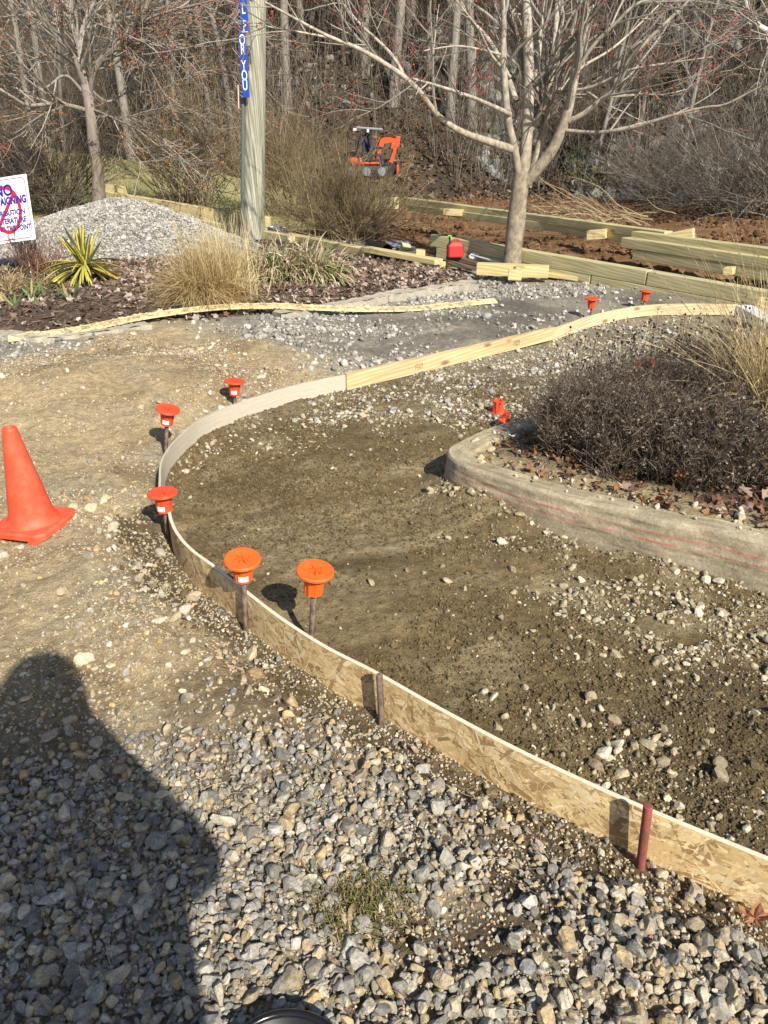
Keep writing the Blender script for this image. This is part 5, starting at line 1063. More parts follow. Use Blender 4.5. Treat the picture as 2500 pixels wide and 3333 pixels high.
# ------------------------------------------------------------------ maples: main limbs from the photograph, finer wood grown from them
def limb(px, Y0, Y1, r0, r1, n=22):
    m_ = len(px); Ys = np.linspace(Y0, Y1, m_); return resample([at(x, y, Y) for (x, y), Y in zip(px, Ys)], n), np.linspace(r0, r1, n)
def maple(label, limbs, barkc, twigc, budc, n1, n2, n3, nb, l1, l2, l3, buds, bark, loc, seed, rmin):
    global rng
    keep = rng; rng = np.random.default_rng(seed)
    t = thing('maple_tree', label, 'tree', loc); off = np.array(loc); tp = []
    Ps = np.stack([l[0] for l in limbs]); Rs = np.stack([l[1] for l in limbs])
    for P_, R_i in zip(Ps, Rs):
        wob = 1+0.05*rng.normal(size=(len(P_)))
        Q = resample(P_, 60); RR = (0.84 if R_i[0] < 0.1 else 1.0)*np.interp(np.linspace(0, 1, 60), np.linspace(0, 1, len(R_i)), R_i)*(1+0.10*fbm(np.linspace(0, 5, 60), np.full(60, float(R_i[0]*999)), 1, 2, 5))
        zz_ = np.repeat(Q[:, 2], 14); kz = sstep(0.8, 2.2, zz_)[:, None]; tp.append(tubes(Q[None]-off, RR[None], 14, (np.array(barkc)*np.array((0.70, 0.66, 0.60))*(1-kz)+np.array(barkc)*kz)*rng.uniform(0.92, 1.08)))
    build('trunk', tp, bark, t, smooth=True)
    w0 = Rs[:, 0] < Rs[:, 0].max()*0.8
    Pl, Rl = Ps[w0], Rs[w0]
    P1, R1 = spawn(Pl, Rl, n1, (0.15, 0.98), l1, (0.35, 0.95), 8, 0.09, 0.12, 0.5, rmin*2.2, 0.35)
    P2, R2 = spawn(P1, R1, n2, (0.15, 0.98), l2, (0.3, 0.9), 6, 0.10, 0.12, 0.65, rmin*1.3, 0.5)
    P3, R3 = spawn(P2, R2, n3, (0.15, 1.0), l3, (0.3, 0.9), 4, 0.10, 0.15, 0.75, rmin, 0.7)
    cr = [tubes(P1-off, R1, 6, pick(twigc, n1, 0.1)*1.1), tubes(P2-off, R2, 4, pick(twigc, n2, 0.12)), tubes(P3-off, R3, 3, pick(twigc, n3, 0.12)*0.85)]
    q = rng.integers(0, n3, nb); kk = rng.integers(1, 4, nb); V_, F_ = ico(1)
    cr += inst([(V_, F_)], P3[q, kk]-off+rng.normal(0, 0.012, (nb, 3)), randrot(nb), rng.uniform(*buds, (nb, 1))*rng.uniform(0.6, 1.2, (nb, 3)), pick(budc, nb, 0.2))
    build('crown', cr, M_twig, t); rng = keep
    return t
TW = np.array([(0.29, 0.262, 0.215), (0.23, 0.205, 0.17), (0.38, 0.345, 0.29)])
Yt = 9.3
lm = [limb([(1662, 895), (1667, 850), (1676, 760), (1688, 650), (1700, 560)], Yt, Yt, 0.110, 0.092), limb([(1700, 600), (1712, 480), (1718, 380), (1722, 250), (1718, 120), (1712, -40), (1706, -200)], Yt, Yt+0.2, 0.085, 0.045),
      limb([(1700, 610), (1740, 560), (1790, 500), (1825, 430), (1848, 360), (1870, 250), (1892, 130), (1935, -20), (1975, -160)], Yt, Yt-0.4, 0.078, 0.035), limb([(1715, 610), (1745, 520), (1768, 420), (1785, 330), (1800, 200), (1812, 60), (1820, -120)], Yt, Yt+0.5, 0.060, 0.028),
      limb([(1688, 560), (1672, 470), (1655, 400), (1645, 300), (1638, 180), (1640, 60), (1632, -120)], Yt, Yt-0.2, 0.055, 0.025), limb([(1742, 300), (1752, 180), (1768, 60), (1790, -100)], Yt+0.15, Yt+0.5, 0.040, 0.022), limb([(1795, 250), (1806, 130), (1820, -60)], Yt+0.4, Yt+0.8, 0.034, 0.02),
      limb([(1680, 490), (1600, 464), (1500, 428), (1424, 374), (1375, 310), (1315, 250), (1234, 196), (1160, 155), (1071, 119), (960, 60), (860, 5)], Yt, Yt-1.6, 0.050, 0.010), limb([(1320, 255), (1290, 200), (1261, 163), (1215, 118), (1180, 87), (1104, 0), (1050, -60)], Yt-0.8, Yt-0.4, 0.022, 0.010),
      limb([(1070, 122), (980, 105), (900, 92), (850, 80)], Yt-1.2, Yt-1.5, 0.012, 0.006), limb([(1660, 372), (1614, 350), (1550, 322), (1483, 298), (1410, 275), (1342, 255)], Yt-0.1, Yt-1.2, 0.030, 0.012), limb([(1680, 330), (1640, 220), (1590, 130), (1530, 60), (1480, -40)], Yt, Yt+0.8, 0.040, 0.02),
      limb([(1850, 395), (1900, 370), (1952, 325), (2000, 285), (2023, 255), (2045, 200), (2088, 152), (2150, 90), (2235, 8), (2300, -80)], Yt-0.2, Yt-0.9, 0.034, 0.014), limb([(1845, 425), (1900, 430), (1947, 431), (2005, 425), (2061, 416), (2115, 399), (2200, 372), (2290, 350), (2360, 340), (2440, 300), (2520, 262)], Yt-0.2, Yt-1.3, 0.024, 0.008),
      limb([(1810, 300), (1860, 295), (1920, 285), (1990, 255), (2060, 225), (2180, 205), (2320, 185)], Yt, Yt-0.8, 0.022, 0.007), limb([(1800, 330), (1880, 230), (1990, 160), (2080, 80), (2170, -10)], Yt+0.1, Yt+0.9, 0.022, 0.008), limb([(1870, 240), (1930, 150), (2000, 80), (2080, 10), (2200, -10), (2340, -40)], Yt-0.3, Yt-0.9, 0.026, 0.009),
      limb([(1660, 250), (1600, 180), (1560, 100), (1500, 20)], Yt, Yt-0.7, 0.02, 0.009), limb([(1640, 180), (1560, 160), (1480, 150), (1380, 165)], Yt-0.1, Yt-0.9, 0.016, 0.006)]
lm[0][1][:5] *= np.linspace(1.25, 1.0, 5)
maple('large multi stemmed pale barked maple with tiny red buds beside the near timber wall', lm, (0.44, 0.385, 0.31), TW*0.8, np.array([(0.33, 0.05, 0.04), (0.42, 0.09, 0.06), (0.25, 0.05, 0.04)]), 85, 330, 1300, 6500, (0.5, 1.4), (0.25, 0.75), (0.08, 0.32), (0.004, 0.0085), M_bark, tuple(at(1663, 885, Yt)), 11, 0.0028)
Yl = 14.5
ll = [limb([(324, 690), (320, 610), (316, 540), (305, 470), (298, 400), (288, 320), (278, 275)], Yl, Yl, 0.115, 0.080), limb([(280, 290), (262, 240), (240, 185), (195, 125), (150, 82), (110, 20), (70, -60)], Yl, Yl-0.6, 0.060, 0.03), limb([(282, 285), (262, 190), (246, 120), (232, 60), (225, -40)], Yl, Yl+0.3, 0.055, 0.035), limb([(285, 290), (258, 170), (272, 80), (300, 20), (330, -60)], Yl, Yl+0.6, 0.045, 0.03),
      limb([(292, 300), (305, 240), (330, 190), (380, 130), (440, 70), (460, 20), (470, -60)], Yl, Yl-0.5, 0.055, 0.025), limb([(312, 232), (350, 180), (410, 140), (470, 70), (540, 40), (640, 15), (740, -10)], Yl-0.1, Yl-1.0, 0.036, 0.012), limb([(330, 195), (400, 150), (520, 138), (620, 150), (720, 150)], Yl-0.1, Yl-0.9, 0.022, 0.008),
      limb([(278, 358), (230, 345), (180, 338), (90, 342), (40, 315), (-40, 270), (-120, 250)], Yl, Yl-1.2, 0.045, 0.018), limb([(270, 300), (230, 255), (200, 248), (150, 285), (90, 300), (30, 280), (-40, 270)], Yl, Yl-0.6, 0.028, 0.010), limb([(300, 355), (350, 375), (400, 398), (470, 425), (530, 445)], Yl, Yl-1.0, 0.022, 0.007), limb([(295, 290), (350, 330), (420, 300), (480, 305), (560, 360), (640, 370), (700, 410)], Yl, Yl+0.8, 0.024, 0.008),
      limb([(262, 230), (180, 170), (120, 190), (60, 170), (0, 185)], Yl, Yl-0.6, 0.02, 0.008), limb([(250, 150), (180, 80), (80, 50), (0, 55), (-80, 40)], Yl, Yl-0.8, 0.022, 0.01)]
ll[0][1][:6] *= np.linspace(1.15, 1.0, 6)
maple('smaller grey maple with rusty buds behind the gravel pile on the left', ll, (0.27, 0.235, 0.20), TW*0.85, np.array([(0.30, 0.13, 0.045), (0.22, 0.09, 0.05), (0.36, 0.17, 0.06)]), 120, 560, 2900, 9000, (0.6, 1.8), (0.3, 0.9), (0.1, 0.4), (0.007, 0.014), M_barkv, tuple(at(324, 700, Yl)), 12, 0.0042)

# ------------------------------------------------------------------ bushes
def ong(x, y): return np.array((x, y, float(gz(x, y))))
BR = np.array([(0.22, 0.165, 0.09), (0.17, 0.125, 0.07), (0.28, 0.21, 0.115), (0.13, 0.10, 0.06)]); BRd = np.array([(0.14, 0.11, 0.085), (0.10, 0.08, 0.062), (0.19, 0.155, 0.12)])
bx = at(1120, 765, 12.9)[0]
bush('brown_bush', 'wide leafless brown bush with fine upright twigs right of the pole', 'bush', ong(bx, 12.9), 180, (0.85, 1.55), 0.28, BR*1.1, 1700, 3200, 0.008, (0.2, 0.5), (0.35, 1.5), 0.25, 0.35, 0.0034, None, 8, None, 0.0026)
bush('brown_bush', 'leafless golden brown bush on the lawn left of the pole', 'bush', ong(at(620, 640, 17.0)[0], 17.0), 90, (1.2, 2.3), 0.25, BR*1.15, 800, 1500, 0.010, (0.35, 0.9), (0.6, 1.5), 0.25, 0.35, 0.0042, None, 8, None, 0.0032)
bush('brown_bush', 'dark leafless bush left of the smaller maple', 'bush', ong(at(178, 620, 15.5)[0], 15.5), 80, (1.2, 2.1), 0.12, BRd, 700, 1300, 0.010, (0.35, 0.9), (0.45, 1.45), 0.2, 0.3, 0.004, None, 8, None, 0.003)
bush('brown_bush', 'shaggy grey brown bush at the far left edge', 'bush', ong(at(-60, 620, 15.0)[0], 15.0), 100, (1.2, 2.0), 0.25, BRd, 900, 1600, 0.009, (0.35, 0.9), (0.4, 1.45), 0.25, 0.3, 0.004, None, 8, None, 0.003)
bush('brown_bush', 'tall thin golden bush between the pole and the wide bush', 'bush', ong(at(930, 690, 16.5)[0], 16.5), 80, (1.2, 2.1), 0.3, BR, 700, 1200, 0.009, (0.35, 0.9), (0.8, 1.5), 0.15, 0.35, 0.004, None, 8, None, 0.003)
for (px, py, Y, ln, lab) in ((2380, 640, 17.0, (1.4, 2.8), 'grey tangled bush leaning left at the right edge of the slope'), (2180, 640, 19.5, (1.0, 2.2), 'grey tangled thicket behind the brush pile'), (2560, 700, 15.0, (1.6, 2.8), 'grey leaning bush cut off at the right edge')):
    q = at(px, py, Y); bush('grey_bush', lab, 'bush', ong(q[0], Y), 110, ln, 0.3, np.array([(0.18, 0.157, 0.125), (0.125, 0.108, 0.088), (0.25, 0.22, 0.18)]), 800, 1300, 0.011, (0.4, 1.0), (0.25, 1.3), 0.3, 0.1, 0.0045, None, 8, None, 0.0032)
# brush pile
n = 46; b = at(1990, 735, 11.6); az = rng.uniform(2.4, 3.6, n); P = grow(b+np.column_stack([rng.normal(0.1, 0.45, n), rng.normal(0.4, 0.35, n), rng.uniform(-0.02, 0.12, n)]), az, rng.uniform(-0.05, 0.6, n), rng.uniform(0.5, 1.3, n), 8, 0.2, 0.12); R = 0.016*np.linspace(1, 0.4, 8)[None]*rng.uniform(0.4, 1.1, (n, 1)); P1, R1 = spawn(P, R, 160, (0.2, 0.95), (0.2, 0.6), (0.3, 0.9), 5, 0.12, 0.05, 0.6, 0.004)
o = build('brush_pile', [tubes(P, R, 5, pick(np.array([(0.33, 0.24, 0.14), (0.40, 0.30, 0.18), (0.24, 0.17, 0.10)]), n)), tubes(P1, R1, 3, pick(np.array([(0.30, 0.22, 0.13)]), 160))], M_twig); recentre(o); tag(o, 'heap of cut tan branches behind the stepped timber wall', 'brush pile')

# ------------------------------------------------------------------ woodland on the slope
WOOD = np.array([(0.205, 0.185, 0.155), (0.16, 0.142, 0.12), (0.25, 0.225, 0.19), (0.125, 0.11, 0.092)])
def wild_tree(h, r, lean, seed, n1=26, n2=150, n3=420, crook=0.035, low=0.25):
    global rng
    keep = rng; rng = np.random.default_rng(seed)
    P = grow(np.zeros((1, 3)), np.array([0.0]), np.array([PI/2-lean]), np.array([h]), 26, -0.15, crook); R = (r*np.linspace(1, 0.28, 26)**0.85)[None]; R[0, :3] *= (1.35, 1.15, 1.05); P[:, 0, 2] -= 0.3
    P1, R1 = spawn(P, R, n1, (low, 0.98), (h*0.10, h*0.30), (0.4, 1.1), 8, 0.10, 0.35, 0.42, 0.012); P2, R2 = spawn(P1, R1, n2, (0.1, 0.98), (h*0.04, h*0.13), (0.3, 0.9), 6, 0.12, 0.2, 0.6, 0.006); P3, R3 = spawn(P2, R2, n3, (0.1, 1), (h*0.02, h*0.06), (0.3, 0.9), 4, 0.12, 0.15, 0.7, 0.0048)
    tr = tubes(P, R, 10, pick(WOOD, 1, 0.05)); cr = [tubes(P1, R1, 6, pick(WOOD, n1, 0.1)), tubes(P2, R2, 3, pick(WOOD, n2, 0.15)), tubes(P3, R3, 3, pick(WOOD*0.9, n3, 0.15))]
    rng = keep; return [tr], cr
def place_tree(name, label, x, y, parts, rz=0, group=None, s=1.0):
    t = thing(name, label, 'tree', ong(x, y), rz, group); t.scale = (s, s, s)
    build('trunk', parts[0], M_barkv, t, smooth=True); build('crown', parts[1], M_twig, t); return t
protos = [place_tree('bare_tree', 'x', 0, 30, wild_tree(h, r, le, 40+i, cr_)) for i, (h, r, le, cr_) in enumerate(((11, 0.13, 0.03, 30), (9, 0.09, 0.10, 34), (12, 0.145, 0.02, 26), (7, 0.06, 0.16, 34), (8, 0.075, 0.05, 40)))]
used = [False]*5
def put_tree(kind, px, Y, label, rz=0.0, s=1.0, group=None, name=None):
    x = at(px, 500, Y)[0]
    if used[kind]: t = copy_tree(protos[kind])
    else: t = protos[kind]; used[kind] = True
    t.location = ong(x, Y); t.rotation_euler = (0, 0, rz); t.scale = (s, s, s); t['label'] = label; t['category'] = 'tree'
    if group: t['group'] = group
    return t
put_tree(2, 1283, 26.5, 'tall straight grey trunk rising behind the small excavator', 0.5, 1.05)
put_tree(2, 1462, 25.5, 'grey trunk standing left of the paired trunks behind the maple', 2.1, 0.95)
put_tree(2, 1530, 26.2, 'pale leaning trunk right behind the maple on the left side', 3.6, 1.05)
put_tree(0, 945, 27.0, 'slanting grey trunk right of the pole top', 3.0, 1.1)
put_tree(0, 880, 29.0, 'straight grey trunk just right of the pole', 1.0, 1.1)
put_tree(1, 770, 25.0, 'leaning pale trunk just left of the pole', 3.3, 1.05)
put_tree(1, 700, 27.5, 'strongly leaning trunk left of the pole, behind the golden bush', 2.9, 1.15)
put_tree(0, 1390, 27.5, 'thin pale sapling right of the excavator arm', 4.0, 0.55)
put_tree(0, 1000, 31.0, 'dark trunk on the slope above the wide bush', 5.0, 1.0)
put_tree(4, 2065, 22.8, 'crooked pale tree with a knobbly base on the right slope', 0.8, 1.0)
put_tree(3, 1925, 22.0, 'slim pale sapling just right of the maple', 0.2, 1.0)
put_tree(3, 2230, 20.5, 'slim forked sapling leaning over the right thicket', 1.4, 1.0)
k_ = 0
for Y, xs_ in ((29, (420, 560, 1130, 1600, 1760, 1880, 2180, 2330)), (32.5, (240, 480, 640, 820, 1050, 1210, 1360, 1480, 1650, 1830, 1990, 2120, 2270, 2420)), (37, (80, 330, 580, 720, 900, 1160, 1310, 1550, 1710, 1930, 2080, 2210, 2380, 2500)), (43, (160, 420, 660, 980, 1100, 1240, 1420, 1610, 1780, 2010, 2300, 2460))):
    for x in xs_:
        put_tree(int(rng.choice([0, 1, 3, 4, 0])), x+rng.normal(0, 22), Y+rng.normal(0, 0.9), 'slender bare tree among many alike on the wooded slope', rng.uniform(0, 6.28), rng.uniform(0.85, 1.25), 'slender bare trees filling the wooded slope')
# ivy covered trunk
ti = put_tree(0, 1190, 28.0, 'ivy clad trunk with dark green leaves above the excavator roof', 0.0, 1.15)
n = 2600; zz = rng.beta(1.6, 1.4, n)*7.5+1.2; aa = rng.uniform(0, 2*PI, n); rr = 0.13+np.abs(rng.normal(0, 0.10, n))*(0.5+0.8*np.abs(np.sin(zz*1.7)))
Pm = grow(np.zeros((1, 3)), np.array([0.0]), np.array([PI/2-0.03]), np.array([1.0]), 2, 0)
ivy = inst(LT_S, np.column_stack([rr*np.cos(aa)+0.02*zz, rr*np.sin(aa), zz]), randrot(n), rng.uniform(0.03, 0.065, n), pick(np.array([(0.03, 0.055, 0.012), (0.05, 0.085, 0.02), (0.08, 0.12, 0.025), (0.02, 0.04, 0.012)]), n))
build('ivy', ivy, M_leaf, ti)
# white forked limb at the top right corner
lb = thing('white_barked_tree', 'white barked limb crossing the top right corner', 'tree', at(2700, 500, 19)); lo = np.array(lb.location)
q1, r1 = limb([(2700, 620), (2690, 420), (2660, 260), (2600, 160), (2520, 112), (2470, 85), (2438, 40), (2420, -20), (2400, -120)], 19, 18.6, 0.12, 0.04); q2, r2 = limb([(2480, 92), (2500, 150), (2478, 220), (2460, 300)], 18.8, 18.6, 0.02, 0.008)
build('trunk', [tubes((np.stack([q1, q2])-lo), np.stack([r1, r2]), 10, np.array([(0.58, 0.55, 0.50), (0.45, 0.42, 0.38)]))], M_bark, lb, smooth=True)
P1, R1 = spawn(np.stack([q1, q2]), np.stack([r1, r2]), 60, (0.2, 0.95), (0.5, 1.6), (0.4, 1.0), 7, 0.1, 0.0, 0.4, 0.008); P2, R2 = spawn(P1, R1, 220, (0.1, 1), (0.2, 0.6), (0.4, 1.0), 4, 0.1, 0, 0.6, 0.005); build('crown', [tubes(P1-lo, R1, 4, pick(WOOD*1.3, 60)), tubes(P2-lo, R2, 3, pick(WOOD, 220))], M_twig, lb)
# fallen logs
for (xa, ya, Ya, xb, yb, Yb, r, lab) in ((990, 213, 29.5, 1190, 228, 29.0, 0.09, 'long fallen log lying across the slope left of the ivy trunk'), (1240, 243, 28.5, 1530, 255, 28.0, 0.09, 'fallen log lying across the slope right of the ivy trunk'), (2160, 573, 20.5, 2215, 566, 20.2, 0.06, 'short white log end lying in the right thicket')):
    q = resample([at(xa, ya, Ya), at((xa+xb)/2, (ya+yb)/2+5, (Ya+Yb)/2), at(xb, yb, Yb)], 14); o = build('fallen_log', [tubes(q[None], (r*np.linspace(1, 0.8, 14))[None], 9, np.array([(0.30, 0.24, 0.20) if r > 0.07 else (0.6, 0.57, 0.5)]))], M_barkv, smooth=True); recentre(o); tag(o, lab, 'log')
# boulders, undergrowth, evergreen scraps
def slope_pts(n, x0, x1, y0, y1):
    """points on the slope whose picture x lies in x0..x1"""
    Y = rng.uniform(y0, y1, n); X = np.array([0.0]*n)+(rng.uniform(x0, x1, n)-1250)/FPX*(Y*math.cos(PITCH)+0.5)*1.0; return X, Y
parts = []
for (x0, x1, y0, y1, n, s0, s1) in ((1550, 1760, 24, 31, 300, 0.10, 0.42), (1850, 2080, 21, 26, 150, 0.10, 0.45), (1000, 1500, 26, 34, 200, 0.08, 0.35), (2050, 2500, 22, 32, 200, 0.1, 0.45), (600, 1000, 28, 36, 120, 0.08, 0.3)):
    X, Y = slope_pts(n, x0, x1, y0, y1); s_ = rng.uniform(s0, s1, n)**1.2; parts += inst(ST_MID, np.column_stack([X, Y, gz(X, Y)+s_*0.15]), randrot(n), np.column_stack([s_, s_*0.8, s_*0.55]), pick(np.array([(0.20, 0.195, 0.18), (0.27, 0.26, 0.235), (0.14, 0.138, 0.128), (0.10, 0.11, 0.075)]), n))
tag(build('slope_rocks', parts, M_stone), kind='stuff', label='grey tumbled rocks on the wooded slope', cat='rocks')
UG = np.array([(0.135, 0.112, 0.086), (0.092, 0.077, 0.06), (0.225, 0.192, 0.15), (0.066, 0.056, 0.045), (0.145, 0.105, 0.068)])
n = 6500; X, Y = slope_pts(n, -150, 2650, 22.5, 46); k = (Y > hill_base(X)-0.3) & ~((np.abs(X+0.2) < 1.5) & (Y < 24.6)); X, Y = X[k], Y[k]; n = len(X)
P = grow(np.column_stack([X, Y, gz(X, Y)-0.05]), rng.uniform(0, 2*PI, n), np.clip(rng.normal(1.25, 0.25, n), 0.3, 1.55), rng.uniform(0.8, 3.6, n), 6, rng.uniform(-0.1, 0.5, n), 0.07); R = 0.013*np.linspace(1, 0.4, 6)[None]*rng.uniform(0.5, 1.2, (n, 1))
P1, R1 = spawn(P, R, 17000, (0.15, 1), (0.3, 1.3), (0.3, 1.0), 5, 0.12, 0.15, 0.6, 0.0055); P2, R2 = spawn(P1, R1, 18000, (0.1, 1), (0.15, 0.55), (0.3, 1.0), 3, 0.12, 0.1, 0.7, 0.005)
tag(build('undergrowth', [tubes(P, R, 4, pick(UG, n)), tubes(P1, R1, 3, pick(UG, 17000)), tubes(P2, R2, 3, pick(UG*1.05, 18000))], M_twig), kind='stuff', label='dense leafless brown undergrowth covering the slope', cat='undergrowth')
n = 26000; X, Y = slope_pts(n, -150, 2650, 22, 40); k = Y > hill_base(X)-0.5; X, Y = X[k], Y[k]; n = len(X)
tag(build('leaf_litter', inst(LT_S, np.column_stack([X, Y, gz(X, Y)+0.03]), flatrot(n, 0.6), rng.uniform(0.05, 0.12, n), pick(np.array([(0.16, 0.115, 0.078), (0.11, 0.078, 0.053), (0.22, 0.17, 0.125), (0.08, 0.06, 0.044)]), n)), M_leaf), kind='stuff', label='brown leaf litter on the wooded slope', cat='leaves')
def evergreen(px, Y, w_, h_, n, z0, cols, label):
    x = at(px, 500, Y)[0]; b = ong(x, Y); q = rng.normal(size=(n, 3)); q /= np.linalg.norm(q, axis=1, keepdims=True); q *= rng.random((n, 1))**0.4; cl = 0.6+0.8*fbm(q[:, 0]*2.2, q[:, 2]*2.2+q[:, 1], 1, 3, px % 97)
    k = rng.random(n) < np.clip(cl*1.1-0.1, 0.05, 1); q = q[k]; n = len(q); c = np.column_stack([q[:, 0]*w_, q[:, 1]*w_*0.8, z0+h_/2+q[:, 2]*h_/2])
    t = thing('evergreen_shrub', label, 'shrub', b); build('foliage', inst(LT_S, c, randrot(n), rng.uniform(0.04, 0.09, n), pick(cols, n)), M_leaf, t)
    m_ = 9; P = grow(np.zeros((m_, 3)), rng.uniform(0, 6.28, m_), rng.uniform(0.9, 1.5, m_), np.full(m_, z0+h_*0.8), 6, 0, 0.06); build('stem', [tubes(P, 0.02*np.linspace(1, 0.4, 6)[None]*np.ones((m_, 1)), 5, pick(WOOD*0.7, m_))], M_twig, t)
GR = np.array([(0.075, 0.078, 0.030), (0.105, 0.10, 0.042), (0.05, 0.055, 0.022), (0.12, 0.10, 0.05)])
evergreen(1090, 33.0, 1.9, 3.2, 2600, 1.2, GR, 'dull green evergreen shrub left of the ivy trunk'); evergreen(1960, 21.5, 1.1, 1.3, 650, 0.1, GR, 'low mossy green shrub right behind the maple'); evergreen(2420, 24.0, 1.3, 1.8, 1700, 0.2, GR, 'yellow green evergreen shrub near the right edge of the slope'); evergreen(2110, 24.5, 0.9, 1.4, 900, 0.9, GR*0.9, 'green shrub between the two right saplings'); evergreen(860, 34.0, 1.4, 2.4, 1300, 2.0, GR, 'olive evergreen shrub high right of the pole')
# lawn blades
n = 9000; X = rng.uniform(-14, 1, n); Y = rng.uniform(13, 34, n); k = zone_masks(X, Y)['lawn']; X, Y = X[k], Y[k]; n = len(X)
P = grow(np.column_stack([X, Y, gz(X, Y)]), rng.uniform(0, 6.28, n), rng.uniform(0.4, 1.4, n), rng.uniform(0.04, 0.13, n), 3, 0.3); tag(build('lawn_grass', [ribbons(P, 0.008*np.ones((n, 3)), pick(np.array([(0.26, 0.24, 0.10), (0.17, 0.18, 0.06), (0.33, 0.28, 0.14)]), n))], M_attr), kind='stuff', label='winter lawn behind the gravel pile', cat='grass')

# ------------------------------------------------------------------ small excavator with its operator
EY = 23.5
eb = at(1195, 600, EY); eb[2] = float(gz(eb[0], EY)); ex = thing('excavator', 'small orange excavator with a dark canopy working at the foot of the slope', 'excavator', eb)
M_kub = solid('machine_orange', (0.72, 0.085, 0.02), 0.45); M_dkm = solid('machine_black', (0.02, 0.02, 0.022), 0.5); M_roof = solid('canopy_grey', (0.22, 0.24, 0.27), 0.45)
E_ = lambda x, y, dy=0.0: at(x, y, EY+dy)-eb
def bar(pa, pb2, w_, h_, mt, name, par, bev=0.01):
    a, b = np.array(pa), np.array(pb2); d = Vector(b-a); M = frame((a+b)/2, d, (0, -1, 0.001)); o = build(name, [box((0, 0, 0), (d.length, h_, w_), bev=bev)], mt); o.parent = par; o.matrix_local = M; return o
for dy in (-0.35, 0.35):
    tr_ = build('track', [box((0, dy, 0.16), (1.25, 0.2, 0.32), bev=0.12)], M_dkm, ex)
    build('track_wheels', [lathe([(0, -0.11), (0.11, -0.11), (0.11, 0.11), (0, 0.11)], 16, M=Matrix.Translation((wx, dy, 0.16))@Matrix.Rotation(PI/2, 4, 'X')) for wx in (-0.42, 0, 0.42)], M_roof, tr_)
z1 = E_(1150, 560)[2]; z2 = E_(1150, 522)[2]
build('body', [box((-0.30, 0, (0.40+z2)/2), (0.36, 0.8, max(0.2, z2-0.40)), bev=0.09), box((-0.05, 0, 0.37), (0.8, 0.7, 0.06), bev=0.02)], M_kub, ex)
build('floor_pan', [box((0.12, 0, 0.44), (0.5, 0.72, 0.07), bev=0.02), box((0.02, 0, 0.56), (0.3, 0.5, 0.2), bev=0.04)], M_dkm, ex)
for dy in (-0.13, 0.13): build('control_lever', [tubes(np.array([[(0.30, dy, 0.5), (0.32, dy, 0.75), (0.29, dy, 0.92)]]), np.array([[0.012, 0.010, 0.018]]), 8)], M_dkm, ex)
hs = resample([E_(1222, 530, -0.18), E_(1226, 490, -0.22), E_(1240, 448, -0.2), E_(1268, 440, -0.2), E_(1290, 446, -0.2)], 24); build('hydraulic_hose', [tubes(np.stack([hs, hs+np.array((0.02, 0.04, 0.02))]), np.full((2, 24), 0.013), 8)], M_dkm, ex)
zr = E_(1195, 418)[2]; xl, xr = E_(1151, 413)[0], E_(1236, 424)[0]
rf = build('canopy_roof', [box(((xl+xr)/2, 0, zr), (xr-xl, 0.95, 0.055), bev=0.02)], M_roof, ex); rf.rotation_euler = (0, R_(4), 0); rf.location = (0, 0, 0)
for x0, x1 in ((1175, 1166), (1207, 1206)):
    for dy in (-0.38, 0.38): bar(E_(x0, 422, dy), E_(x1, 525, dy), 0.045, 0.045, M_dkm, 'canopy_post', ex, 0.006)
build('work_lamp', [box((xl+0.05, -0.49, zr-0.03), (0.09, 0.05, 0.07), bev=0.01)], solid('lamp_lens', (0.75, 0.75, 0.72), 0.2), ex); build('work_lamp', [box((xl+0.40, -0.49, zr-0.06), (0.06, 0.05, 0.08), bev=0.01)], solid('lamp_lens', (0.75, 0.75, 0.72), 0.2), ex)
build('seat', [box((-0.06, 0, z2+0.04), (0.42, 0.45, 0.09), bev=0.03), box((-0.26, 0, z2+0.28), (0.1, 0.45, 0.45), bev=0.04)], M_dkm, ex)
boom = [E_(1221, 556, -0.1), E_(1226, 500, -0.1), E_(1238, 462, -0.1)]
bo = bar(boom[0], boom[1], 0.13, 0.19, M_kub, 'boom', ex); bar(boom[1], boom[2]+np.array((0.03, 0, 0.02)), 0.13, 0.20, M_kub, 'boom', ex); bar(E_(1234, 459, -0.1), E_(1292, 450, -0.1), 0.13, 0.17, M_kub, 'boom', ex)
bar(E_(1240, 453, -0.1), E_(1270, 449, -0.1), 0.06, 0.06, M_kub, 'cylinder', ex); bar(E_(1270, 449, -0.1), E_(1292, 446, -0.1), 0.035, 0.035, solid('chrome_rod', (0.6, 0.6, 0.6), 0.2, metal=1.0), 'cylinder_rod', ex)
bar(E_(1292, 442, -0.1), E_(1287, 478, -0.1), 0.14, 0.20, M_kub, 'dipper_arm', ex); bar(E_(1288, 472, -0.1), E_(1270, 536, -0.1), 0.11, 0.12, M_kub, 'dipper_arm', ex); bar(E_(1280, 466, -0.16), E_(1276, 484, -0.16), 0.05, 0.07, M_kub, 'cylinder', ex); bar(E_(1280, 484, -0.16), E_(1268, 520, -0.16), 0.03, 0.03, M_dkm, 'cylinder_rod', ex)
bk2 = build('bucket', [lathe([(0.02, -0.2), (0.20, -0.2), (0.21, 0.2), (0.02, 0.2)], 12, M=Matrix.Translation(Vector(E_(1264, 552, -0.1)))@Matrix.Rotation(PI/2, 4, 'X')), box(tuple(E_(1258, 566, -0.1)), (0.12, 0.38, 0.10))], M_dkm, ex)
build('front_plate', [box(tuple(E_(1226, 482, -0.18)), (0.07, 0.02, 0.10))], solid('white_plate', (0.8, 0.8, 0.8)), ex)
bl = build('dozer_blade', [box((0.85, 0, 0.18), (0.06, 1.0, 0.28), bev=0.02), box((0.6, 0.2, 0.2), (0.45, 0.08, 0.08)), box((0.6, -0.2, 0.2), (0.45, 0.08, 0.08))], M_kub, ex)

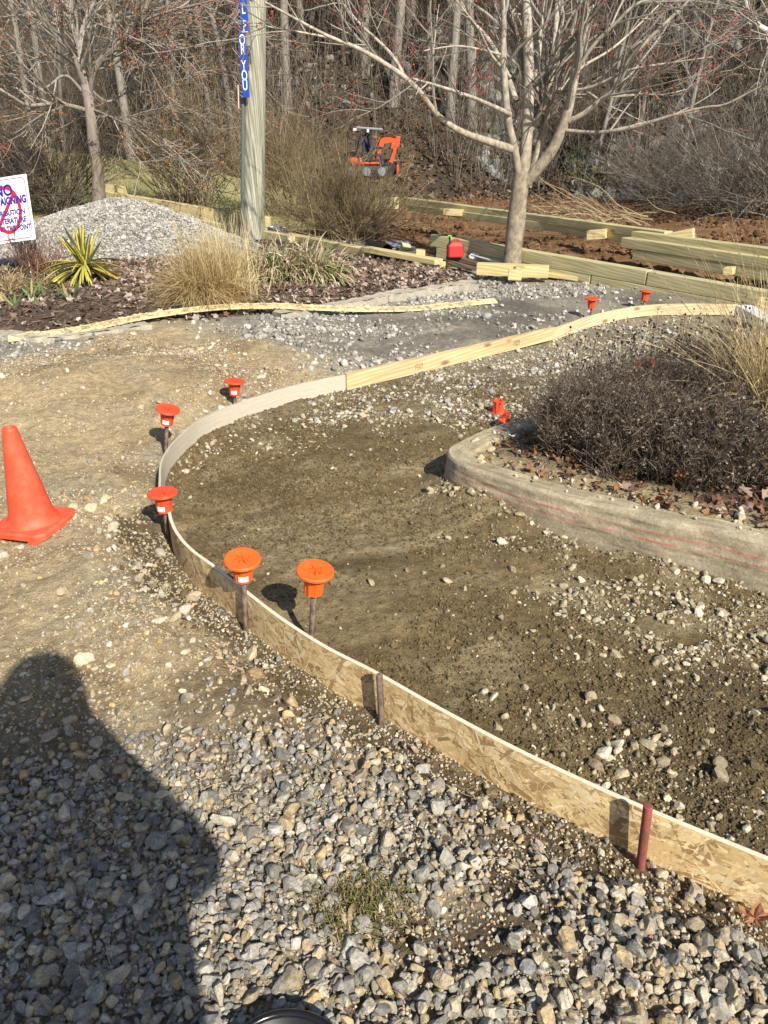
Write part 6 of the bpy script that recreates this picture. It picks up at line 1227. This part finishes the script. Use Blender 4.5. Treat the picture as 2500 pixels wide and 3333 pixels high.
def figure(name, label, J, edges, loc, mt, head=None):
    """one continuous skinned body: J {joint: (x, y, z, r)}"""
    me = bpy.data.meshes.new(name); keys = list(J); me.from_pydata([J[k][:3] for k in keys], [(keys.index(a), keys.index(b)) for a, b in edges], []); o = bpy.data.objects.new(name, me); C.objects.link(o)
    sk = o.modifiers.new('skin', 'SKIN'); sk.use_smooth_shade = True; lay = me.skin_vertices[0].data
    for i, k in enumerate(keys):
        r = J[k][3]; lay[i].radius = (r, r) if not isinstance(r, tuple) else r; lay[i].use_root = k == 'pelvis'
    o.modifiers.new('smooth', 'SUBSURF').render_levels = 2; o.location = tuple(float(v) for v in loc); me.materials.append(mt); return tag(o, label, 'person')
def cloth_bands(name, bands):
    """colour by height in object space"""
    m, n, b = mat(name, 0.85, 0.2); tc = n.nodes.new('ShaderNodeTexCoord'); sp = n.nodes.new('ShaderNodeSeparateXYZ'); n.links.new(tc.outputs['Object'], sp.inputs[0])
    mr = nd(n, 'ShaderNodeMapRange'); mr.inputs['From Max'].default_value = 2.0; n.links.new(sp.outputs['Z'], mr.inputs['Value']); r = n.nodes.new('ShaderNodeValToRGB'); r.color_ramp.interpolation = 'CONSTANT'; e = r.color_ramp.elements
    while len(e) < len(bands): e.new(0.5)
    for el, (p, c) in zip(e, bands): el.position = p/2.0; el.color = (*c, 1)
    n.links.new(mr.outputs[0], r.inputs[0]); n.links.new(r.outputs[0], b.inputs['Base Color']); return m
def hands(J, E_h, side, wrist, fwd, dn, k=1.0):
    """palm, four unequal fingers and a thumb continuing from a wrist joint"""
    w_ = np.array(J[wrist][:3]); f = np.array(fwd)/np.linalg.norm(fwd); u = np.array(dn)/np.linalg.norm(dn); s_ = np.cross(f, u)
    J['palm'+side] = (*(w_+f*0.05*k), 0.030*k); E_h.append((wrist, 'palm'+side))
    for i, (o_, l_) in enumerate(((-0.030, 0.068), (-0.010, 0.078), (0.010, 0.072), (0.030, 0.058))):
        a = w_+f*0.085*k+s_*o_*k; b = a+f*l_*0.5*k+u*0.012*k; c = b+f*l_*0.4*k+u*0.03*k
        for q, (pp, r) in enumerate(((a, 0.0095), (b, 0.0085), (c, 0.0072))): J['f%s%d%d' % (side, i, q)] = (*pp, r*k)
        E_h += [('palm'+side, 'f%s%d0' % (side, i)), ('f%s%d0' % (side, i), 'f%s%d1' % (side, i)), ('f%s%d1' % (side, i), 'f%s%d2' % (side, i))]
    t0 = w_+f*0.035*k-s_*0.035*k+u*0.01; t1 = t0+f*0.03*k-s_*0.018*k+u*0.018; J['t%s0' % side] = (*t0, 0.012*k); J['t%s1' % side] = (*t1, 0.009*k); E_h += [('palm'+side, 't%s0' % side), ('t%s0' % side, 't%s1' % side)]
SKIN = (0.50, 0.28, 0.19)
# operator: seated, facing right, hands forward on the levers
zs = float(z2)+0.12; J = {'pelvis': (-0.05, 0, zs, 0.15), 'waist': (-0.07, 0, zs+0.18, 0.14), 'chest': (-0.04, 0, zs+0.38, 0.165), 'neck': (0.0, 0, zs+0.53, 0.06), 'head': (0.03, 0, zs+0.64, 0.092), 'crown': (0.02, 0, zs+0.74, 0.08), 'nose': (0.125, 0, zs+0.635, 0.02)}
Eh = [('pelvis', 'waist'), ('waist', 'chest'), ('chest', 'neck'), ('neck', 'head'), ('head', 'crown'), ('head', 'nose')]
for s_, sg_ in (('L', 1), ('R', -1)):
    J.update({'hip'+s_: (0.08, sg_*0.10, zs-0.01, 0.085), 'knee'+s_: (0.40, sg_*0.13, zs+0.02, 0.062), 'ank'+s_: (0.44, sg_*0.13, zs-0.36, 0.045), 'toe'+s_: (0.58, sg_*0.14, zs-0.40, 0.04), 'sho'+s_: (-0.03, sg_*0.19, zs+0.44, 0.065), 'elb'+s_: (0.10, sg_*0.24, zs+0.20, 0.046), 'wri'+s_: (0.32, sg_*0.20, zs+0.22, 0.032)})
    Eh += [('pelvis', 'hip'+s_), ('hip'+s_, 'knee'+s_), ('knee'+s_, 'ank'+s_), ('ank'+s_, 'toe'+s_), ('chest', 'sho'+s_), ('sho'+s_, 'elb'+s_), ('elb'+s_, 'wri'+s_)]; hands(J, Eh, s_, 'wri'+s_, (1, 0, 0), (0, 0, -1))
figure('person', 'person in a dark blue shirt seated under the excavator canopy', J, Eh, eb, cloth_bands('operator_clothes', [(0.0, (0.05, 0.05, 0.06)), (zs+0.08, (0.045, 0.05, 0.12)), (zs+0.54, SKIN), (zs+0.69, (0.015, 0.014, 0.016))]))
# ------------------------------------------------------------------ the photographer, standing behind the camera; only the shadow shows
J = {'pelvis': (0, 0, 0.95, 0.18), 'waist': (0, 0.0, 1.12, 0.205), 'chest': (0, -0.01, 1.36, 0.215), 'neck': (0, 0.02, 1.54, 0.11), 'head': (0, 0.05, 1.67, 0.15), 'crown': (0, 0.03, 1.79, 0.13), 'nose': (0, 0.165, 1.645, 0.018)}
Eh = [('pelvis', 'waist'), ('waist', 'chest'), ('chest', 'neck'), ('neck', 'head'), ('head', 'crown'), ('head', 'nose')]
for s_, sg_ in (('L', -1), ('R', 1)):
    J.update({'hip'+s_: (sg_*0.10, 0, 0.88, 0.10), 'knee'+s_: (sg_*0.11, 0.02, 0.48, 0.065), 'ank'+s_: (sg_*0.12, -0.02, 0.08, 0.048), 'toe'+s_: (sg_*0.15, 0.14, 0.04, 0.045), 'sho'+s_: (sg_*0.20, -0.01, 1.42, 0.07), 'elb'+s_: (sg_*0.26, 0.05, 1.15, 0.085), 'wri'+s_: (sg_*0.085, 0.20, 1.33, 0.034)})
    Eh += [('pelvis', 'hip'+s_), ('hip'+s_, 'knee'+s_), ('knee'+s_, 'ank'+s_), ('ank'+s_, 'toe'+s_), ('chest', 'sho'+s_), ('sho'+s_, 'elb'+s_), ('elb'+s_, 'wri'+s_)]; hands(J, Eh, s_, 'wri'+s_, (-sg_*0.5, 0.3, 0.85), (-sg_*0.4, -0.9, 0.1))
figure('person', 'person standing at the viewpoint, whose shadow falls on the lower left gravel', J, Eh, (0.055, -0.30, float(gz(0.0, -0.36))), cloth_bands('photographer_clothes', [(0.0, (0.05, 0.05, 0.06)), (1.0, (0.10, 0.13, 0.20)), (1.52, SKIN), (1.72, (0.06, 0.035, 0.02))])).scale = (1.05, 1.0, 1.05)

# ------------------------------------------------------------------ dark vehicle at the left edge
VY = 18.5; vb = at(60, 586, VY); vg = float(gz(vb[0]-0.8, VY)); v = thing('parked_vehicle', 'dark parked vehicle with a red tail lamp behind the left bush', 'vehicle', (vb[0], VY, vg))
h_ = at(60, 480, VY)[2]-vg
prof_v = [(0.0, 0.32), (0.0, h_*0.55), (-0.03, h_), (-1.5, h_+0.05), (-1.75, h_+0.6), (-3.2, h_+0.62), (-3.7, h_+0.02), (-4.7, h_-0.1), (-4.75, 0.35)]
m_ = len(prof_v); V = np.array([(x, y, z) for y in (0.0, 1.75) for x, z in prof_v]); i = np.arange(m_); bm = bmesh.new(); vs = [bm.verts.new(c) for c in V]
bm.faces.new(vs[:m_]); bm.faces.new(vs[m_:][::-1])
for q in range(m_): bm.faces.new((vs[q], vs[(q+1) % m_], vs[m_+(q+1) % m_], vs[m_+q]))
bmesh.ops.recalc_face_normals(bm, faces=bm.faces[:]); bmesh.ops.bevel(bm, geom=bm.edges[:], offset=0.05, segments=3, affect='EDGES'); me = bpy.data.meshes.new('body'); bm.to_mesh(me); bm.free(); me.materials.append(solid('black_car_paint', (0.012, 0.012, 0.014), 0.3, 0.5)); bo = bpy.data.objects.new('body', me); C.objects.link(bo); bo.parent = v
for wx in (-0.85, -3.8):
    for wy in (0.05, 1.7):
        wh = build('wheel', [lathe([(0.20, -0.11), (0.33, -0.10), (0.345, -0.05), (0.345, 0.05), (0.33, 0.10), (0.20, 0.11)], 28)], solid('tyre_rubber', (0.018, 0.018, 0.018), 0.9), v); wh.location = (wx, wy, 0.345); wh.rotation_euler = (PI/2, 0, 0); build('rim', [lathe([(0.0, -0.06), (0.20, -0.09), (0.205, 0.09), (0.0, 0.06)], 20)], solid('rim_grey', (0.25, 0.25, 0.26), 0.4, metal=0.8), wh)
build('tail_lamp', [box((-0.25, -0.02, h_-0.02), (0.45, 0.08, 0.22), bev=0.02)], solid('lamp_red', (0.55, 0.03, 0.025), 0.3), v)
build('window', [box((-2.5, -0.005, h_+0.32), (1.1, 0.02, 0.34), bev=0.008)], solid('dark_glass', (0.02, 0.025, 0.03), 0.08, 0.6), v)
